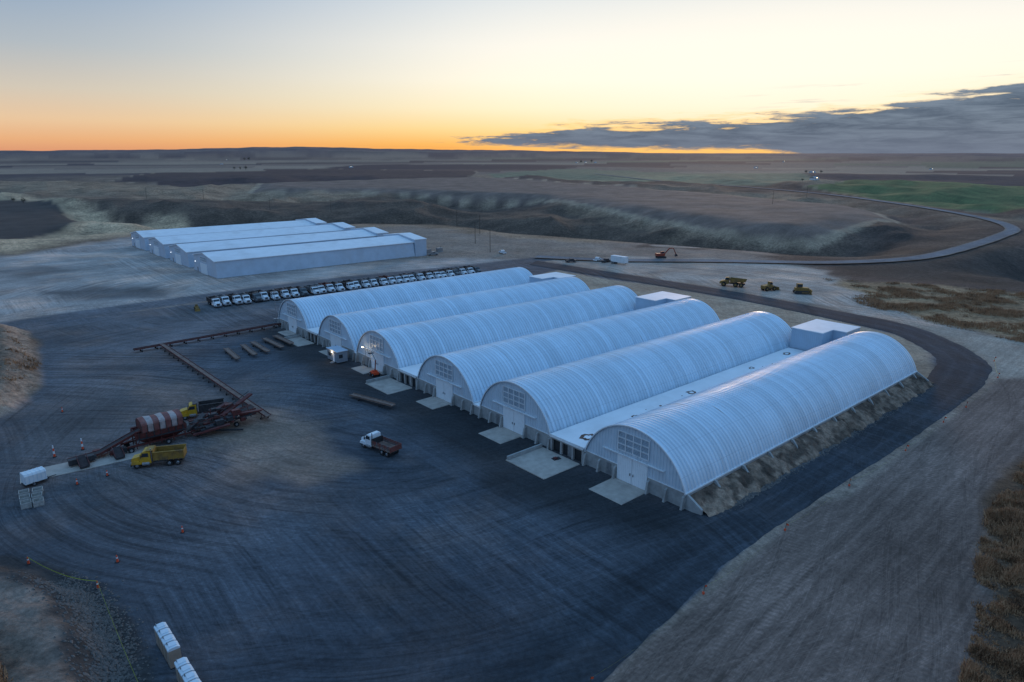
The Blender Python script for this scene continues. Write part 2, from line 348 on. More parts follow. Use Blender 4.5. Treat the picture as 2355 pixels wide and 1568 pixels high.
def zone(x,y):
    n=len(x); col=np.zeros((n,3)); mk=np.zeros((n,3))
    r=np.hypot(x,y)
    a=sst(.38,.62,fbm(x,y,260,5,11))[:,None]
    col[:]=np.array((.085,.054,.043))*(1-a)+np.array((.29,.185,.115))*a
    mk[:]=(0,0,1)
    ang=.35; u=(x*math.cos(ang)+y*math.sin(ang)); w=(-x*math.sin(ang)+y*math.cos(ang))
    u=u+(fbm(x,y,900,2,5)-.5)*300
    cell=(np.floor(u/820).astype(np.int64)*7919+np.floor(w/610+.3*np.floor(u/820)).astype(np.int64)*104729)
    hsh=((cell*2654435761)&0xffff)/65535.0
    pal=np.array([(.075,.046,.047),(.13,.088,.078),(.2,.138,.105),(.09,.062,.065),(.29,.205,.145),(.15,.135,.085),(.055,.04,.048)])
    pc=pal[(hsh*6.99).astype(int)]
    k=(sst(1500,1900,r)*(1-.55*sst(3500,7000,r)))[:,None]*.9; col=col*(1-k)+pc*k; mk[:,2]*=1-.6*sst(1400,2000,r)
    haze_mix=sst(3500,12000,r)[:,None]*.6; col=col*(1-haze_mix)+np.array((.085,.07,.095))*haze_mix  # distance haze blended into the far ground colour
    wx=(fbm(x,y,14,3,31)-.5); wy=(fbm(x,y,14,3,47)-.5)
    def paint(poly,c,mask,f=2.0,wob=0.0,amt=1.0,edge=None,ew=5):
        xs=[p[0] for p in poly]; ys=[p[1] for p in poly]; pad=f+wob+12
        sel=np.nonzero((x>min(xs)-pad)&(x<max(xs)+pad)&(y>min(ys)-pad)&(y<max(ys)+pad))[0]
        if len(sel)==0: return
        sd=sdist(poly,x[sel]+wx[sel]*wob*2,y[sel]+wy[sel]*wob*2)
        k=(sst(f,-f,sd)*amt)[:,None]
        col[sel]=col[sel]*(1-k)+np.array(c)*k
        mk[sel]=mk[sel]*(1-k)+np.array(mask)*k
        if edge is not None:
            k=(sst(ew,ew*.3,np.abs(sd))*.85)[:,None]; col[sel]=col[sel]*(1-k)+np.array(edge)*k
    paint(SCARP_SHADE,(.062,.041,.032),(0,0,1),25,30,.8)  # hillside slope shade painted into the ground colour
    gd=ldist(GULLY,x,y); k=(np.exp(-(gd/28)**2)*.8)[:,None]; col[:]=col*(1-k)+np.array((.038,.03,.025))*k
    paint(Z_D,(.06,.037,.036),(0,.3,0),12,10,edge=(.25,.17,.115),ew=8); paint(Z_E,(.042,.03,.038),(0,.2,0),25,10)
    paint(Z_F,(.165,.165,.1),(0,.3,0),12,5); paint([(100,1330),(330,1560),(420,1480),(260,1190)],(.23,.21,.12),(0,.3,0),8,4); paint(Z_H,(.042,.036,.042),(0,.2,0),10,3)
    paint(FIELD_C,(.185,.122,.094),(0,.35,.1),4,3,edge=(.38,.26,.17),ew=7); paint(Z_G,(.1,.122,.045),(0,.6,.1),4,2,edge=(.24,.17,.105),ew=5)
    paint(Z_B,(.52,.345,.205),(0,0,1),12,12); paint(Z_A,(.06,.045,.038),(0,.4,.1),4,3,edge=(.4,.27,.16),ew=7)
    paint(PAD,(.22,.165,.128),(.3,.3,.6),10,14)
    paint(Z_J,(.21,.15,.115),(.5,0,.5),6,12); paint([(70,395),(95,402),(118,392),(120,372),(95,365),(72,375)],(.08,.06,.05),(0,0,1),4,8); paint([(80,389),(95,394),(110,387),(108,378),(92,374),(80,380)],(.27,.21,.17),(.5,0,.5),3,4)
    paint(Z_M,(.045,.036,.03),(0,0,1),10,12)
    paint(DUSTY,(.31,.26,.23),(.8,.1,.1),6,8)
    paint([(-175,250),(-160,262),(-140,262),(-128,245),(-145,235)],(.09,.08,.078),(.3,0,.2),6,10,.8)
    paint([(-235,300),(-215,318),(-190,300),(-200,280)],(.13,.11,.1),(.3,0,.2),6,10,.7)
    paint(Z_L,(.3,.185,.1),(0,0,1),4,8)
    paint(Z_I,(.29,.23,.19),(.9,.1,.1),3,5)
    paint(BR,(.165,.115,.093),(0,1,.15),1.0,1.5)
    paint(Z_N,(.33,.265,.21),(.2,.5,.2),3,3)
    paint(GRASS,(.1,.058,.034),(0,0,1),1.5,4)
    k=(sst(8,5,ldist(LROAD,x,y)))[:,None]; col[:]=col*(1-k)+np.array((.1,.1,.108))*k
    paint(YARD,C_YARD,(1,0,0),.4,.8)
    paint([(-150,190),(-87,248),(-70,225),(-80,190),(-95,165),(-100,140),(-115,160)],(.1,.1,.105),(.9,0,0),12,10,.8)
    paint([(-100,130),(-93,168),(-55,140),(-40,120),(-60,96),(-85,100)],(.1,.088,.084),(.85,0,.1),12,10,.8)
    paint([(-75,92),(-45,100),(-25,88),(-40,76),(-70,80)],(.08,.076,.08),(1,0,0),12,10,.7)
    paint(TAN,(.24,.17,.132),(.5,0,.3),4,8,.9)
    paint([(-58,118),(-45,122),(-42,112),(-54,108)],(.2,.155,.12),(.1,0,.3),4,6,.8)
    paint([(-34,58),(-10,76),(8,72),(-6,56),(-22,45)],(.034,.038,.046),(.9,0,0),10,6,.7)
    paint(REAR,(.33,.245,.175),(.3,0,.6),1.5,2)
    paint(FRONT,(.024,.025,.027),(.5,0,.1),5,6,.85)
    paint(MOUND1,(.12,.08,.052),(0,0,1),1.5,3)
    sd=sdist(MOUND1,x,y); k=(sst(2,-2,sd)*sst(-9,-4,sd)*.85)[:,None]; col[:]=col*(1-k)+np.array((.32,.22,.155))*k
    paint(MOUND2,(.21,.157,.125),(0,.3,.5),.8,1.5)
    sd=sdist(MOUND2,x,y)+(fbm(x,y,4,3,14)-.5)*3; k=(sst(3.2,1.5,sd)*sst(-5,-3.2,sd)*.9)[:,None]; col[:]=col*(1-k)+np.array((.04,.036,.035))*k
    paint([(-66,58),(-52,60),(-44,52),(-50,40),(-70,40)],(.05,.036,.025),(0,0,1),3,6,.85)
    return col,mk
def attrs(me,x,y,colfix=None):
    c,mk=zone(x,y)
    if colfix is not None: c,mk=colfix(c,mk)
    n=len(x)
    for nm,d in(('zone_color',c),('zone_mask',mk)):
        at=me.attributes.new(nm,'FLOAT_COLOR','POINT'); buf=np.ones((n,4),np.float32); buf[:,:3]=d; at.data.foreach_set('color',buf.ravel())
def gridmesh(name,X,Y,Z,closed=False):
    nr,nc=X.shape; me=bpy.data.meshes.new(name)
    me.vertices.add(nr*nc); me.vertices.foreach_set('co',np.stack([X,Y,Z],-1).astype(np.float32).ravel())
    i=np.arange(nr-1)[:,None]; j=np.arange(nc if closed else nc-1)[None,:]; j2=(j+1)%nc
    a=i*nc+j; b_=i*nc+j2; c=(i+1)*nc+j2; d=(i+1)*nc+j
    q=np.stack([a,b_,c,d],-1).reshape(-1,4); nf=len(q)
    me.loops.add(nf*4); me.loops.foreach_set('vertex_index',q.ravel().astype(np.int32))
    me.polygons.add(nf); me.polygons.foreach_set('loop_start',np.arange(0,nf*4,4,dtype=np.int32))
    me.polygons.foreach_set('use_smooth',np.ones(nf,bool))
    me.update(calc_edges=True); return me
az=np.concatenate([np.arange(-50,50,.1),np.arange(50,310,2.0)]); az=np.radians(az)
rr=np.concatenate([[.5,15,30],1/np.linspace(1/42,1/9000,820),np.linspace(9300,16000,24),[20000,30000,60000]])
RR,AA=np.meshgrid(rr,az,indexing='ij'); X=RR*np.sin(AA); Y=RR*np.cos(AA)
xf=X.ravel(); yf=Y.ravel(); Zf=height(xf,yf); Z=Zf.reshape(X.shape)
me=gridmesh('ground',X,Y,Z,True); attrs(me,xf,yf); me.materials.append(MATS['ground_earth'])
g=bpy.data.objects.new('ground',me); COL.objects.link(g); info(g,'rolling dry farmland with dark gravel yard and fields','ground',kind='structure')
del xf,yf
# ------------------------------------------------------------------ roads
def catmull(pts,n):
    P=np.array(pts,float); P=np.vstack([2*P[0]-P[1],P,2*P[-1]-P[-2]]); out=[]
    for i in range(1,len(P)-2):
        for t in np.linspace(0,1,n,endpoint=False):
            p0,p1,p2,p3=P[i-1:i+3]
            out.append(.5*((2*p1)+(-p0+p2)*t+(2*p0-5*p1+4*p2-p3)*t*t+(-p0+3*p1-3*p2+p3)*t**3))
    out.append(P[-2]); return np.array(out)
def resample(P,n):
    d=np.r_[0,np.cumsum(np.hypot(*np.diff(P,axis=0).T))]; t=np.linspace(0,d[-1],n)
    return np.stack([np.interp(t,d,P[:,0]),np.interp(t,d,P[:,1])],-1)
def ribbon(name,A,B,nc,dz,fix,label,crown=0.0):
    n=len(A); w=np.linspace(0,1,nc)[None,:,None]; G=A[:,None,:]*(1-w)+B[:,None,:]*w
    ed=(fbm(G[...,0],G[...,1],2.5,3,77)-.5)[...,None]*.8
    dirv=(B-A)[:,None,:]; dirv=dirv/np.linalg.norm(dirv,axis=-1,keepdims=True)
    sgn=np.zeros((1,nc,1)); sgn[0,0]=1; sgn[0,-1]=1
    G=G+dirv*ed*sgn
    wv=np.linspace(0,1,nc)[None,:]; cr=crown*np.clip(np.minimum(wv,1-wv)*nc/1.6,0,1)
    x=G[...,0];y=G[...,1]; z=height(x.ravel(),y.ravel()).reshape(x.shape)+dz+cr
    me=gridmesh(name,x,y,z); attrs(me,x.ravel(),y.ravel(),fix); me.materials.append(MATS['ground_earth'])
    o=bpy.data.objects.new(name,me); COL.objects.link(o); info(o,label,'road',kind='structure'); return o
ro=[(-8,20),(-4,36),(2,47),(9.5,56.5),(20.5,68.5),(28.7,77.2),(47.9,94),(65.8,108.9),(83.1,123.9),(99.6,138.8),(110.9,150.7),(117.3,160.9),(121,178.9),(119,200.9),(104.6,221.8),(84.6,249.8),(58.1,279),(33.8,304.4),(12,327)]
ri=[(-24,26),(-18,44),(-10,57),(1,67.5),(14,78.5),(25,87.5),(34,91.2),(49.3,104.8),(69,122.8),(87.3,140.2),(100.7,155.7),(107.4,166),(109.4,180),(109,190),(104.5,199),(80.1,235.8),(55.2,264.5),(29.7,291),(8,314)]
A=catmull(ro,18); B=catmull(ri,18)
NR_=len(A)
def fixring(c,mk):
    n=len(c)//17; t=np.repeat(np.linspace(0,1,n),17); w=np.tile(np.linspace(0,1,17),n)
    k=(1-(sst(.34,.24,t)*sst(.45,1.0,w)))[:,None]
    dark=np.array((.026,.031,.038))[None,:]*np.ones((len(c),1))
    lane=(np.exp(-((np.abs(w-.5)-.2)/.05)**2)+.8*np.exp(-((w-.04)/.05)**2))[:,None]; dark=dark*(1+.4*lane)
    c=c*(1-k)+dark*k; mk2=mk.copy(); mk2[:]=(.7,0,.03); mk=mk*(1-k)+mk2*k; return c,mk
ribbon('ring_road',A,B,17,.02,fixring,'dark asphalt service road curving around the storage sheds',.13)
F=resample(catmull(FR,14),420); T=np.gradient(F,axis=0); T/=np.linalg.norm(T,axis=1,keepdims=True); Nn=np.stack([-T[:,1],T[:,0]],-1)
def fixfar(c,mk):
    w=np.tile(np.linspace(0,1,9),len(c)//9); k=sst(.0,.22,np.minimum(w,1-w))[:,None]
    return np.array((.19,.15,.12))*(1-k)+np.array((.15,.157,.17))*k,mk*0+np.array((0,.3,.1))
ribbon('country_road',F-Nn*4.4,F+Nn*4.4,9,.5,fixfar,'pale paved road winding out through the fields')
# ------------------------------------------------------------------ huts
R=10.31; ZC=-.81; FOOT=9.8; LEN=88.0; th0=math.asin(FOOT/R)
def arcpt(th,rad=R): return (math.sin(th)*rad, ZC+math.cos(th)*rad)
def hut():
    roof=M(); vs=[];fs=[]; seg=44; xs=[]
    nr=int(LEN/PITCH)
    for i in range(nr):
        x=i*PITCH-.25; xs+= [(x,.09),(x+.1,.09),(x+.15,0),(x+.5*PITCH+.05,.02),(x+PITCH-.04,0)]
    xs.append((LEN+.1,0.05))
    for x,dr in xs:
        for k in range(seg+1):
            th=-th0+2*th0*k/seg; y,z=arcpt(th,R+dr); vs.append((x,y,z))
    n=seg+1
    for i in range(len(xs)-1):
        for k in range(seg): fs.append((i*n+k,i*n+k+1,(i+1)*n+k+1,(i+1)*n+k))
    roof.add(vs,fs,'corrugated_roof')
    for k in range(seg):
        a=arcpt(-th0+2*th0*k/seg,R+.1); c=arcpt(-th0+2*th0*(k+1)/seg,R+.1)
        roof.beam((-.3,a[0],a[1]),(-.3,c[0],c[1]),.1,.2,'white_paint')
    for sgn in(-1,1): roof.box(-.3,LEN+.1,sgn*FOOT-.22 if sgn<0 else sgn*FOOT-.05,sgn*FOOT+.05 if sgn<0 else sgn*FOOT+.22,2.25,2.45,'white_paint')
    def endwall(x0,sgn,hole):
        w=M(); y=-FOOT+.02; step=.3; i=0
        def top(q): return ZC+math.sqrt(max(R*R-q*q,0))-.03
        ys=[]
        while y<FOOT-.03: ys.append(y); y+=step
        ys.append(FOOT-.02)
        for i in range(len(ys)-1):
            y,y2=ys[i],ys[i+1]; d=(.0 if i%2 else .07)*sgn
            zb=4.45 if hole and abs((y+y2)/2)<3.0 else 2.4
            w.add([(x0+d,y,zb),(x0+d,y2,zb),(x0+d,y2,max(top(y2),zb+.01)),(x0+d,y,max(top(y),zb+.01))],[(0,1,2,3)],'wall_metal')
            d2=(.0 if (i+1)%2 else .07)*sgn
            w.add([(x0+d,y2,zb),(x0+d2,y2,zb),(x0+d2,y2,max(top(y2),zb+.01)),(x0+d,y2,max(top(y2),zb+.01))],[(0,1,2,3)],'wall_metal')
        for a_,b_ in((-FOOT+.05,-3.0),(3.0,FOOT-.05)) if hole else ((-FOOT+.05,FOOT-.05),): w.box(x0-.1,x0+.04,a_,b_,2.4,2.52,'white_paint')
        return w
    fw=endwall(0,-1,True); rw=endwall(LEN-.05,1,False)
    win=M(); win.box(-.12,-.08,-3,3,5.15,8.3,'window_panel')
    for i in range(4):
        for j in range(3):
            for k in range(4): win.box(-.15,-.121,-2.9+1.5*i,-1.6+1.5*i,5.3+1.05*j+k*.22,5.35+1.05*j+k*.22,'wall_metal')
    fr=M()
    for i in range(5): yy=-3+1.5*i; fr.box(-.24,-.15,yy-.08,yy+.08,5.07,8.38,'white_paint')
    for zz in(5.15,6.2,7.25,8.3): fr.box(-.23,-.151,-3.08,3.08,zz-.07,zz+.07,'white_paint')
    doors=[]
    for sgn in(-1,1):
        d=M(); y0,y1=(sgn*2.95,sgn*.04) if sgn<0 else (sgn*.04,sgn*2.95)
        d.box(-.22,-.1,y0,y1,.12,4.4,'door_white')
        yy=y0+.1
        while yy<y1-.05: d.box(-.245,-.22,yy,yy+.06,.15,4.36,'white_paint'); yy+=.36
        h=M(); h.box(-.32,-.245,sgn*.3-.05,sgn*.3+.05,1.5,1.9,'steel_dark')
        doors.append(('door',d,False,[('handle',h)]))
    trk=M(); trk.box(-.42,-.12,-6.0,6.0,4.45,4.6,'white_paint')
    fdn=M()
    for y0,y1 in((-10.0,-3.0),(3.0,10.0)): fdn.box(-.12,.35,y0,y1,-.3,2.4,'concrete')
    for y0,y1 in((-10.0,-9.5),(9.5,10.0)): fdn.box(.35,LEN,y0,y1,-.3,2.3,'concrete')
    fdn.box(LEN-.4,LEN-.1,-9.4,9.4,-.3,2.4,'concrete')
    for yy in(-9.7,-6.6,-3.3,3.3,6.6,9.7):
        fdn.prism([(-.12,-.1),(-.95,-.1),(-.55,1.9),(-.12,2.1)],yy-.17,yy+.17,'concrete')
    sd=M(); sd.box(-.16,-.121,4.2,5.2,.1,2.15,'steel_grey')
    thr=M(); thr.box(-.9,-.12,-3.1,3.1,-.05,.1,'concrete_light')
    return [('roof',roof,False),('end_wall',fw),('rear_wall',rw),('window',win,False,[('frame',fr)])]+doors+[('door_track',trk),('foundation_wall',fdn),('side_door',sd),('door_sill',thr)]
HC=[12.1,40,62,89.2,110.2,136.8]
h0=thing('storage_shed',hut(),L(0,HC[0]),R41,'long white corrugated arched storage shed beside dirt bank','storage building','arched storage sheds in the yard')
HL=[None,'long white arched storage shed beside stained flat roof','long white arched storage shed with gridded end window','long white arched storage shed with lit front lamp','long white arched storage shed behind small site office','outermost white arched storage shed beside parked trucks']
for c,lb in zip(HC[1:],HL[1:]): clone(h0,L(0,c),R41,lb)
def link(w,big):
    r=M(); x1=82.5
    r.box(-.6,x1,.05,w-.05,2.75,3.0,'white_roofing'); r.box(-.75,-.6,.05,w-.05,2.6,3.12,'white_paint')
    st_=[(q[0],q[1],q[2]) for q in big]+[(5+i*4.1+random.uniform(-1,1),random.uniform(.25,.6)*w,random.uniform(.1,.26)) for i in range(18)]
    for xx,yy,s_ in st_:
        n=14; angs=[2*math.pi*q/n for q in range(n)]; jit=[random.uniform(.7,1.25) for q in angs]
        o1=[(xx+s_*j*math.cos(a)*1.3,yy+s_*j*math.sin(a),3.006) for a,j in zip(angs,jit)]
        if s_>.3:
            o2=[(xx+s_*(j-.3)*.75*math.cos(a)*1.3,yy+s_*.75*(j-.3)*math.sin(a),3.006) for a,j in zip(angs,jit)]
            r.add(o1+o2,[(q,(q+1)%n,n+(q+1)%n,n+q) for q in range(n)],'rust_stain')
        else: r.add(o1,[tuple(range(n))],'rust_stain')
    wl=M(); seg=[(0.05,.5),(w*.33-.2,w*.33+.2),(w*.67-.2,w*.67+.2),(w-.5,w-.05)]
    for a,b_ in seg: wl.box(-.5,-.1,a,b_,-.2,2.75,'concrete')
    wl.box(-.45,-.1,.5,w-.5,2.2,2.75,'concrete')
    dk=M(); dk.box(-.05,.1,.3,w-.3,0,2.3,'dark_opening')
    dr=M(); dr.box(-.2,-.06,w*.36,w*.5,.05,2.1,'steel_grey')
    return [('roof',r,False,None,'white flat roof with rusty brown rings'),('front_wall',wl),('opening',dk),('door',dr)]
GAPS=[(22.0,30.0,[(3.5,2.6,1.3),(17,3.4,.6),(36,4.4,.95),(60,5,.7),(77,5.5,.9)]),(71.9,79.3,[(8,3,.6),(40,4,.5)]),(120.1,126.9,[(12,3,.5)])]
for a,b_,bg_ in GAPS:
    thing('connecting_building',link(b_-a,bg_),L(0,a),R41,'flat white roofed link between two arched sheds','building','flat roofed links between sheds')
    f=M(); w=b_-a
    f.box(83,96,.1,w-.1,-.2,8.0,'cladding_shade_blue'); f.box(88.4,96,-3.2,.1,-.2,8.0,'cladding_shade_blue')
    for q in range(int(w/.5)): f.box(82.94,83,.2+q*.5,.3+q*.5,3.0,8.0,'cladding_shade_blue')
    rf=M(); rf.prismx([(.0,8.0),(w,8.0),(w,8.2),(.0,8.2)],82.85,96.15,'white_roofing'); rf.box(88.2,96.15,-3.3,-.001,8.0,8.2,'white_roofing')
    lv=[]
    for q in range(3):
        l_=M(); l_.box(96.0,96.06,.8+q*2.2,2.4+q*2.2,1,6.5,'window_panel'); lv.append(('louvre',l_))
    thing('fan_house',[('wall',f),('roof',rf)]+lv,L(0,a),R41,'tall white metal fan house at the shed rear','fan house','fan houses behind the sheds')
for a,b_ in((50,52),(99.2,100.2)):
    gm=M(); gm.box(-.3,88,0.0,b_-a,1.9,2.2,'white_roofing'); gm.box(-.2,.2,0,b_-a,-.2,1.9,'concrete')
    single('valley_gutter',gm,L(0,a),R41,'white valley gutter between two arched sheds','gutter','valley gutters between sheds')
for t_,lb in((0,'sloping concrete wing wall holding back dirt bank'),(87.6,'concrete wing wall at the shed rear corner')):
    wm=M(); wm.add([(-.1,0,-.3),(-.1,-2.6,-.3),(-.1,-2.6,.9),(-.1,0,2.4),(.3,0,-.3),(.3,-2.6,-.3),(.3,-2.6,.9),(.3,0,2.4)],[(0,1,2,3),(7,6,5,4),(0,4,5,1),(1,5,6,2),(2,6,7,3),(3,7,4,0)],'concrete')
    single('wing_wall',wm,L(t_,2.05),R41,lb,'retaining wall')
tt=np.linspace(.3,91,620); ss=np.linspace(0,1,26)
TT,SS=np.meshgrid(tt,ss,indexing='ij'); fall=sst(91,87,TT)
S_=2.05-4.0*SS; rill=1-np.abs(2*fbm(TT*1.0,S_*.25,1.3,3,5)-1)
Zb=(1.9*(1-SS)**.8)*fall+.02+((fbm(TT,S_,1.0,5,8)-.5)*1.0+(rill-.8)*.7)*np.sin(SS*math.pi)**.7*fall
S_=S_+(fbm(TT,TT*0,1.6,4,6)-.5)*2.2*SS
BX=OX+CA*TT-SA*S_; BY=OY+SA*TT+CA*S_
me=gridmesh('dirt_bank',BX,BY,np.maximum(Zb,-.02)+.01)
def fixb(c,mk):
    k=sst(.35,.65,fbm(TT.ravel(),S_.ravel(),1.5,4,99))[:,None]
    return np.array((.1,.07,.052))*(1-k)+np.array((.26,.18,.13))*k,mk*0+np.array((0,0,.8))
attrs(me,BX.ravel(),BY.ravel(),fixb); me.materials.append(MATS['ground_earth'])
o=bpy.data.objects.new('dirt_bank',me); COL.objects.link(o); info(o,'bare brown soil bank against the shed wall','soil bank',kind='structure')
bt=M(); bt.prismx([(0,-.2),(0,2.35),(-.35,2.35),(-1.6,.9),(-1.6,-.2)],-.2,.2,'concrete')
b0=single('buttress',bt,L(7,2.05),R41,'grey concrete buttress poking out of soil bank','buttress','buttresses along the outer shed wall')
for i in range(1,11): clone(b0,L(7+7.8*i,2.05),R41)
def pad(t0,t1,s0,s1,curb=False,lb='pale concrete apron slab before the shed door'):
    m_=M(); m_.add([(t0,s0,0.0),(t1,s0,0.0),(t1,s1,0.0),(t0,s1,0.0),(t0+.1,s0+.1,.09),(t1,s0+.1,.14),(t1,s1-.1,.14),(t0+.1,s1-.1,.09)],[(3,2,1,0),(4,5,6,7),(0,1,5,4),(1,2,6,5),(2,3,7,6),(3,0,4,7)],'concrete_light')
    if curb:
        m_.box(t0,t1,s1,s1+.3,0,.75,'concrete'); m_.box(t0-.25,t0-.001,s0,s1+.3,0,.13,'concrete_light')
    single('concrete_apron',m_,L(0,0),R41,lb,'concrete slab',kind='structure')
for t0,s0,s1 in((-6.2,9,15.6),(-5.6,37.4,43.8),(-5,59.4,65.6),(-4.2,89,95),(-3.6,107.8,113.6),(-3.6,134,140)): pad(t0,-.95,s0,s1)
for t0,s0,s1 in((-9,22.4,31.4),(-7,73,82.4),(-5.5,121.5,130.5)): pad(t0,-.98,s0,s1,True,'pale concrete ramp with low curb wall')
mh=M(); mh.box(-.7,.7,-.45,.45,.0,.12,'steel_dark'); mh.box(-.5,.1,-.3,.3,.12,.3,'rust_red')
single('pallet',mh,(7.5,106,.13),.5,'dark pallet with scrap lying on concrete ramp','pallet')
# ------------------------------------------------------------------ white warehouses
def warehouse():
    W=30; LN=96; w=M(); prof=[(0,-.2),(W,-.2),(W-1.2,7.0),(W/2,9.1),(1.2,7.0)]
    w.prismx(prof,0,LN,'cladding_shade_blue')
    rf=M()
    for (y0,z0),(y1,z1) in(((.8,6.95),(W/2,9.15)),((W-.8,6.95),(W/2,9.15))):
        rf.add([(-.5,y0,z0),(LN+.3,y0,z0),(LN+.3,y1,z1),(-.5,y1,z1),(-.5,y0,z0+.28),(LN+.3,y0,z0+.28),(LN+.3,y1,z1+.28),(-.5,y1,z1+.28)],[(0,3,2,1),(4,5,6,7),(0,1,5,4),(1,2,6,5),(2,3,7,6),(3,0,4,7)],'white_roofing')
    sk=M(); sk.box(-.03,LN+.03,-.06,W+.06,-.1,.35,'concrete')
    ds=[]
    for a_,b_ in((11.8,15.9),(16.1,20.2)):
        d=M(); d.box(-.15,-.01,a_,b_,.1,4.6,'door_white')
        for k in range(5): d.box(-.2,-.15,a_+.1+k*.8,a_+.18+k*.8,.15,4.55,'white_paint')
        ds.append(('door',d))
    wi=M(); wi.box(-.08,-.01,12.4,19.6,5.4,7.4,'window_panel')
    fr=M()
    for k in range(5): fr.box(-.16,-.08,12.4+k*1.8-.08,12.4+k*1.8+.08,5.3,7.5,'white_paint')
    for zz in(5.4,6.4,7.4): fr.box(-.155,-.081,12.3,19.7,zz-.07,zz+.07,'white_paint')
    sd=M(); sd.box(-.1,-.02,24,25.1,.1,2.2,'steel_grey')
    bl=M(); bl.prismx([(.1,-.2),(W-.1,-.2),(W-.1,8.3),(W/2,10.0),(.1,8.3)],LN+.31,LN+7,'cladding_shade_blue')
    br_=M()
    for (y0,z0),(y1,z1) in(((-.1,8.3),(W/2,10.05)),((W+.1,8.3),(W/2,10.05))):
        br_.add([(LN+.1,y0,z0),(LN+7.2,y0,z0),(LN+7.2,y1,z1),(LN+.1,y1,z1),(LN+.1,y0,z0+.25),(LN+7.2,y0,z0+.25),(LN+7.2,y1,z1+.25),(LN+.1,y1,z1+.25)],[(0,3,2,1),(4,5,6,7),(0,1,5,4),(1,2,6,5),(2,3,7,6),(3,0,4,7)],'white_roofing')
    lam=M(); lam.box(-.3,-.16,26.4,26.6,4.4,4.6,'lamp_cool')
    return [('wall',w),('roof',rf),('plinth',sk)]+ds+[('window',wi,False,[('frame',fr)]),('side_door',sd),('fan_block',bl,False,[('fan_block_roof',br_)]),('wall_lamp',lam)]
WX,WY=-120.8,276.9
def WL(t,s,z=0): return (WX+CA*t-SA*s,WY+SA*t+CA*s,z)
w0=thing('warehouse',warehouse(),WL(0,0),R41,'long low white warehouse with shallow gable roof','warehouse','white gabled warehouses in a row')
for i in(1,2,3): clone(w0,WL(0,36.5*i),R41)
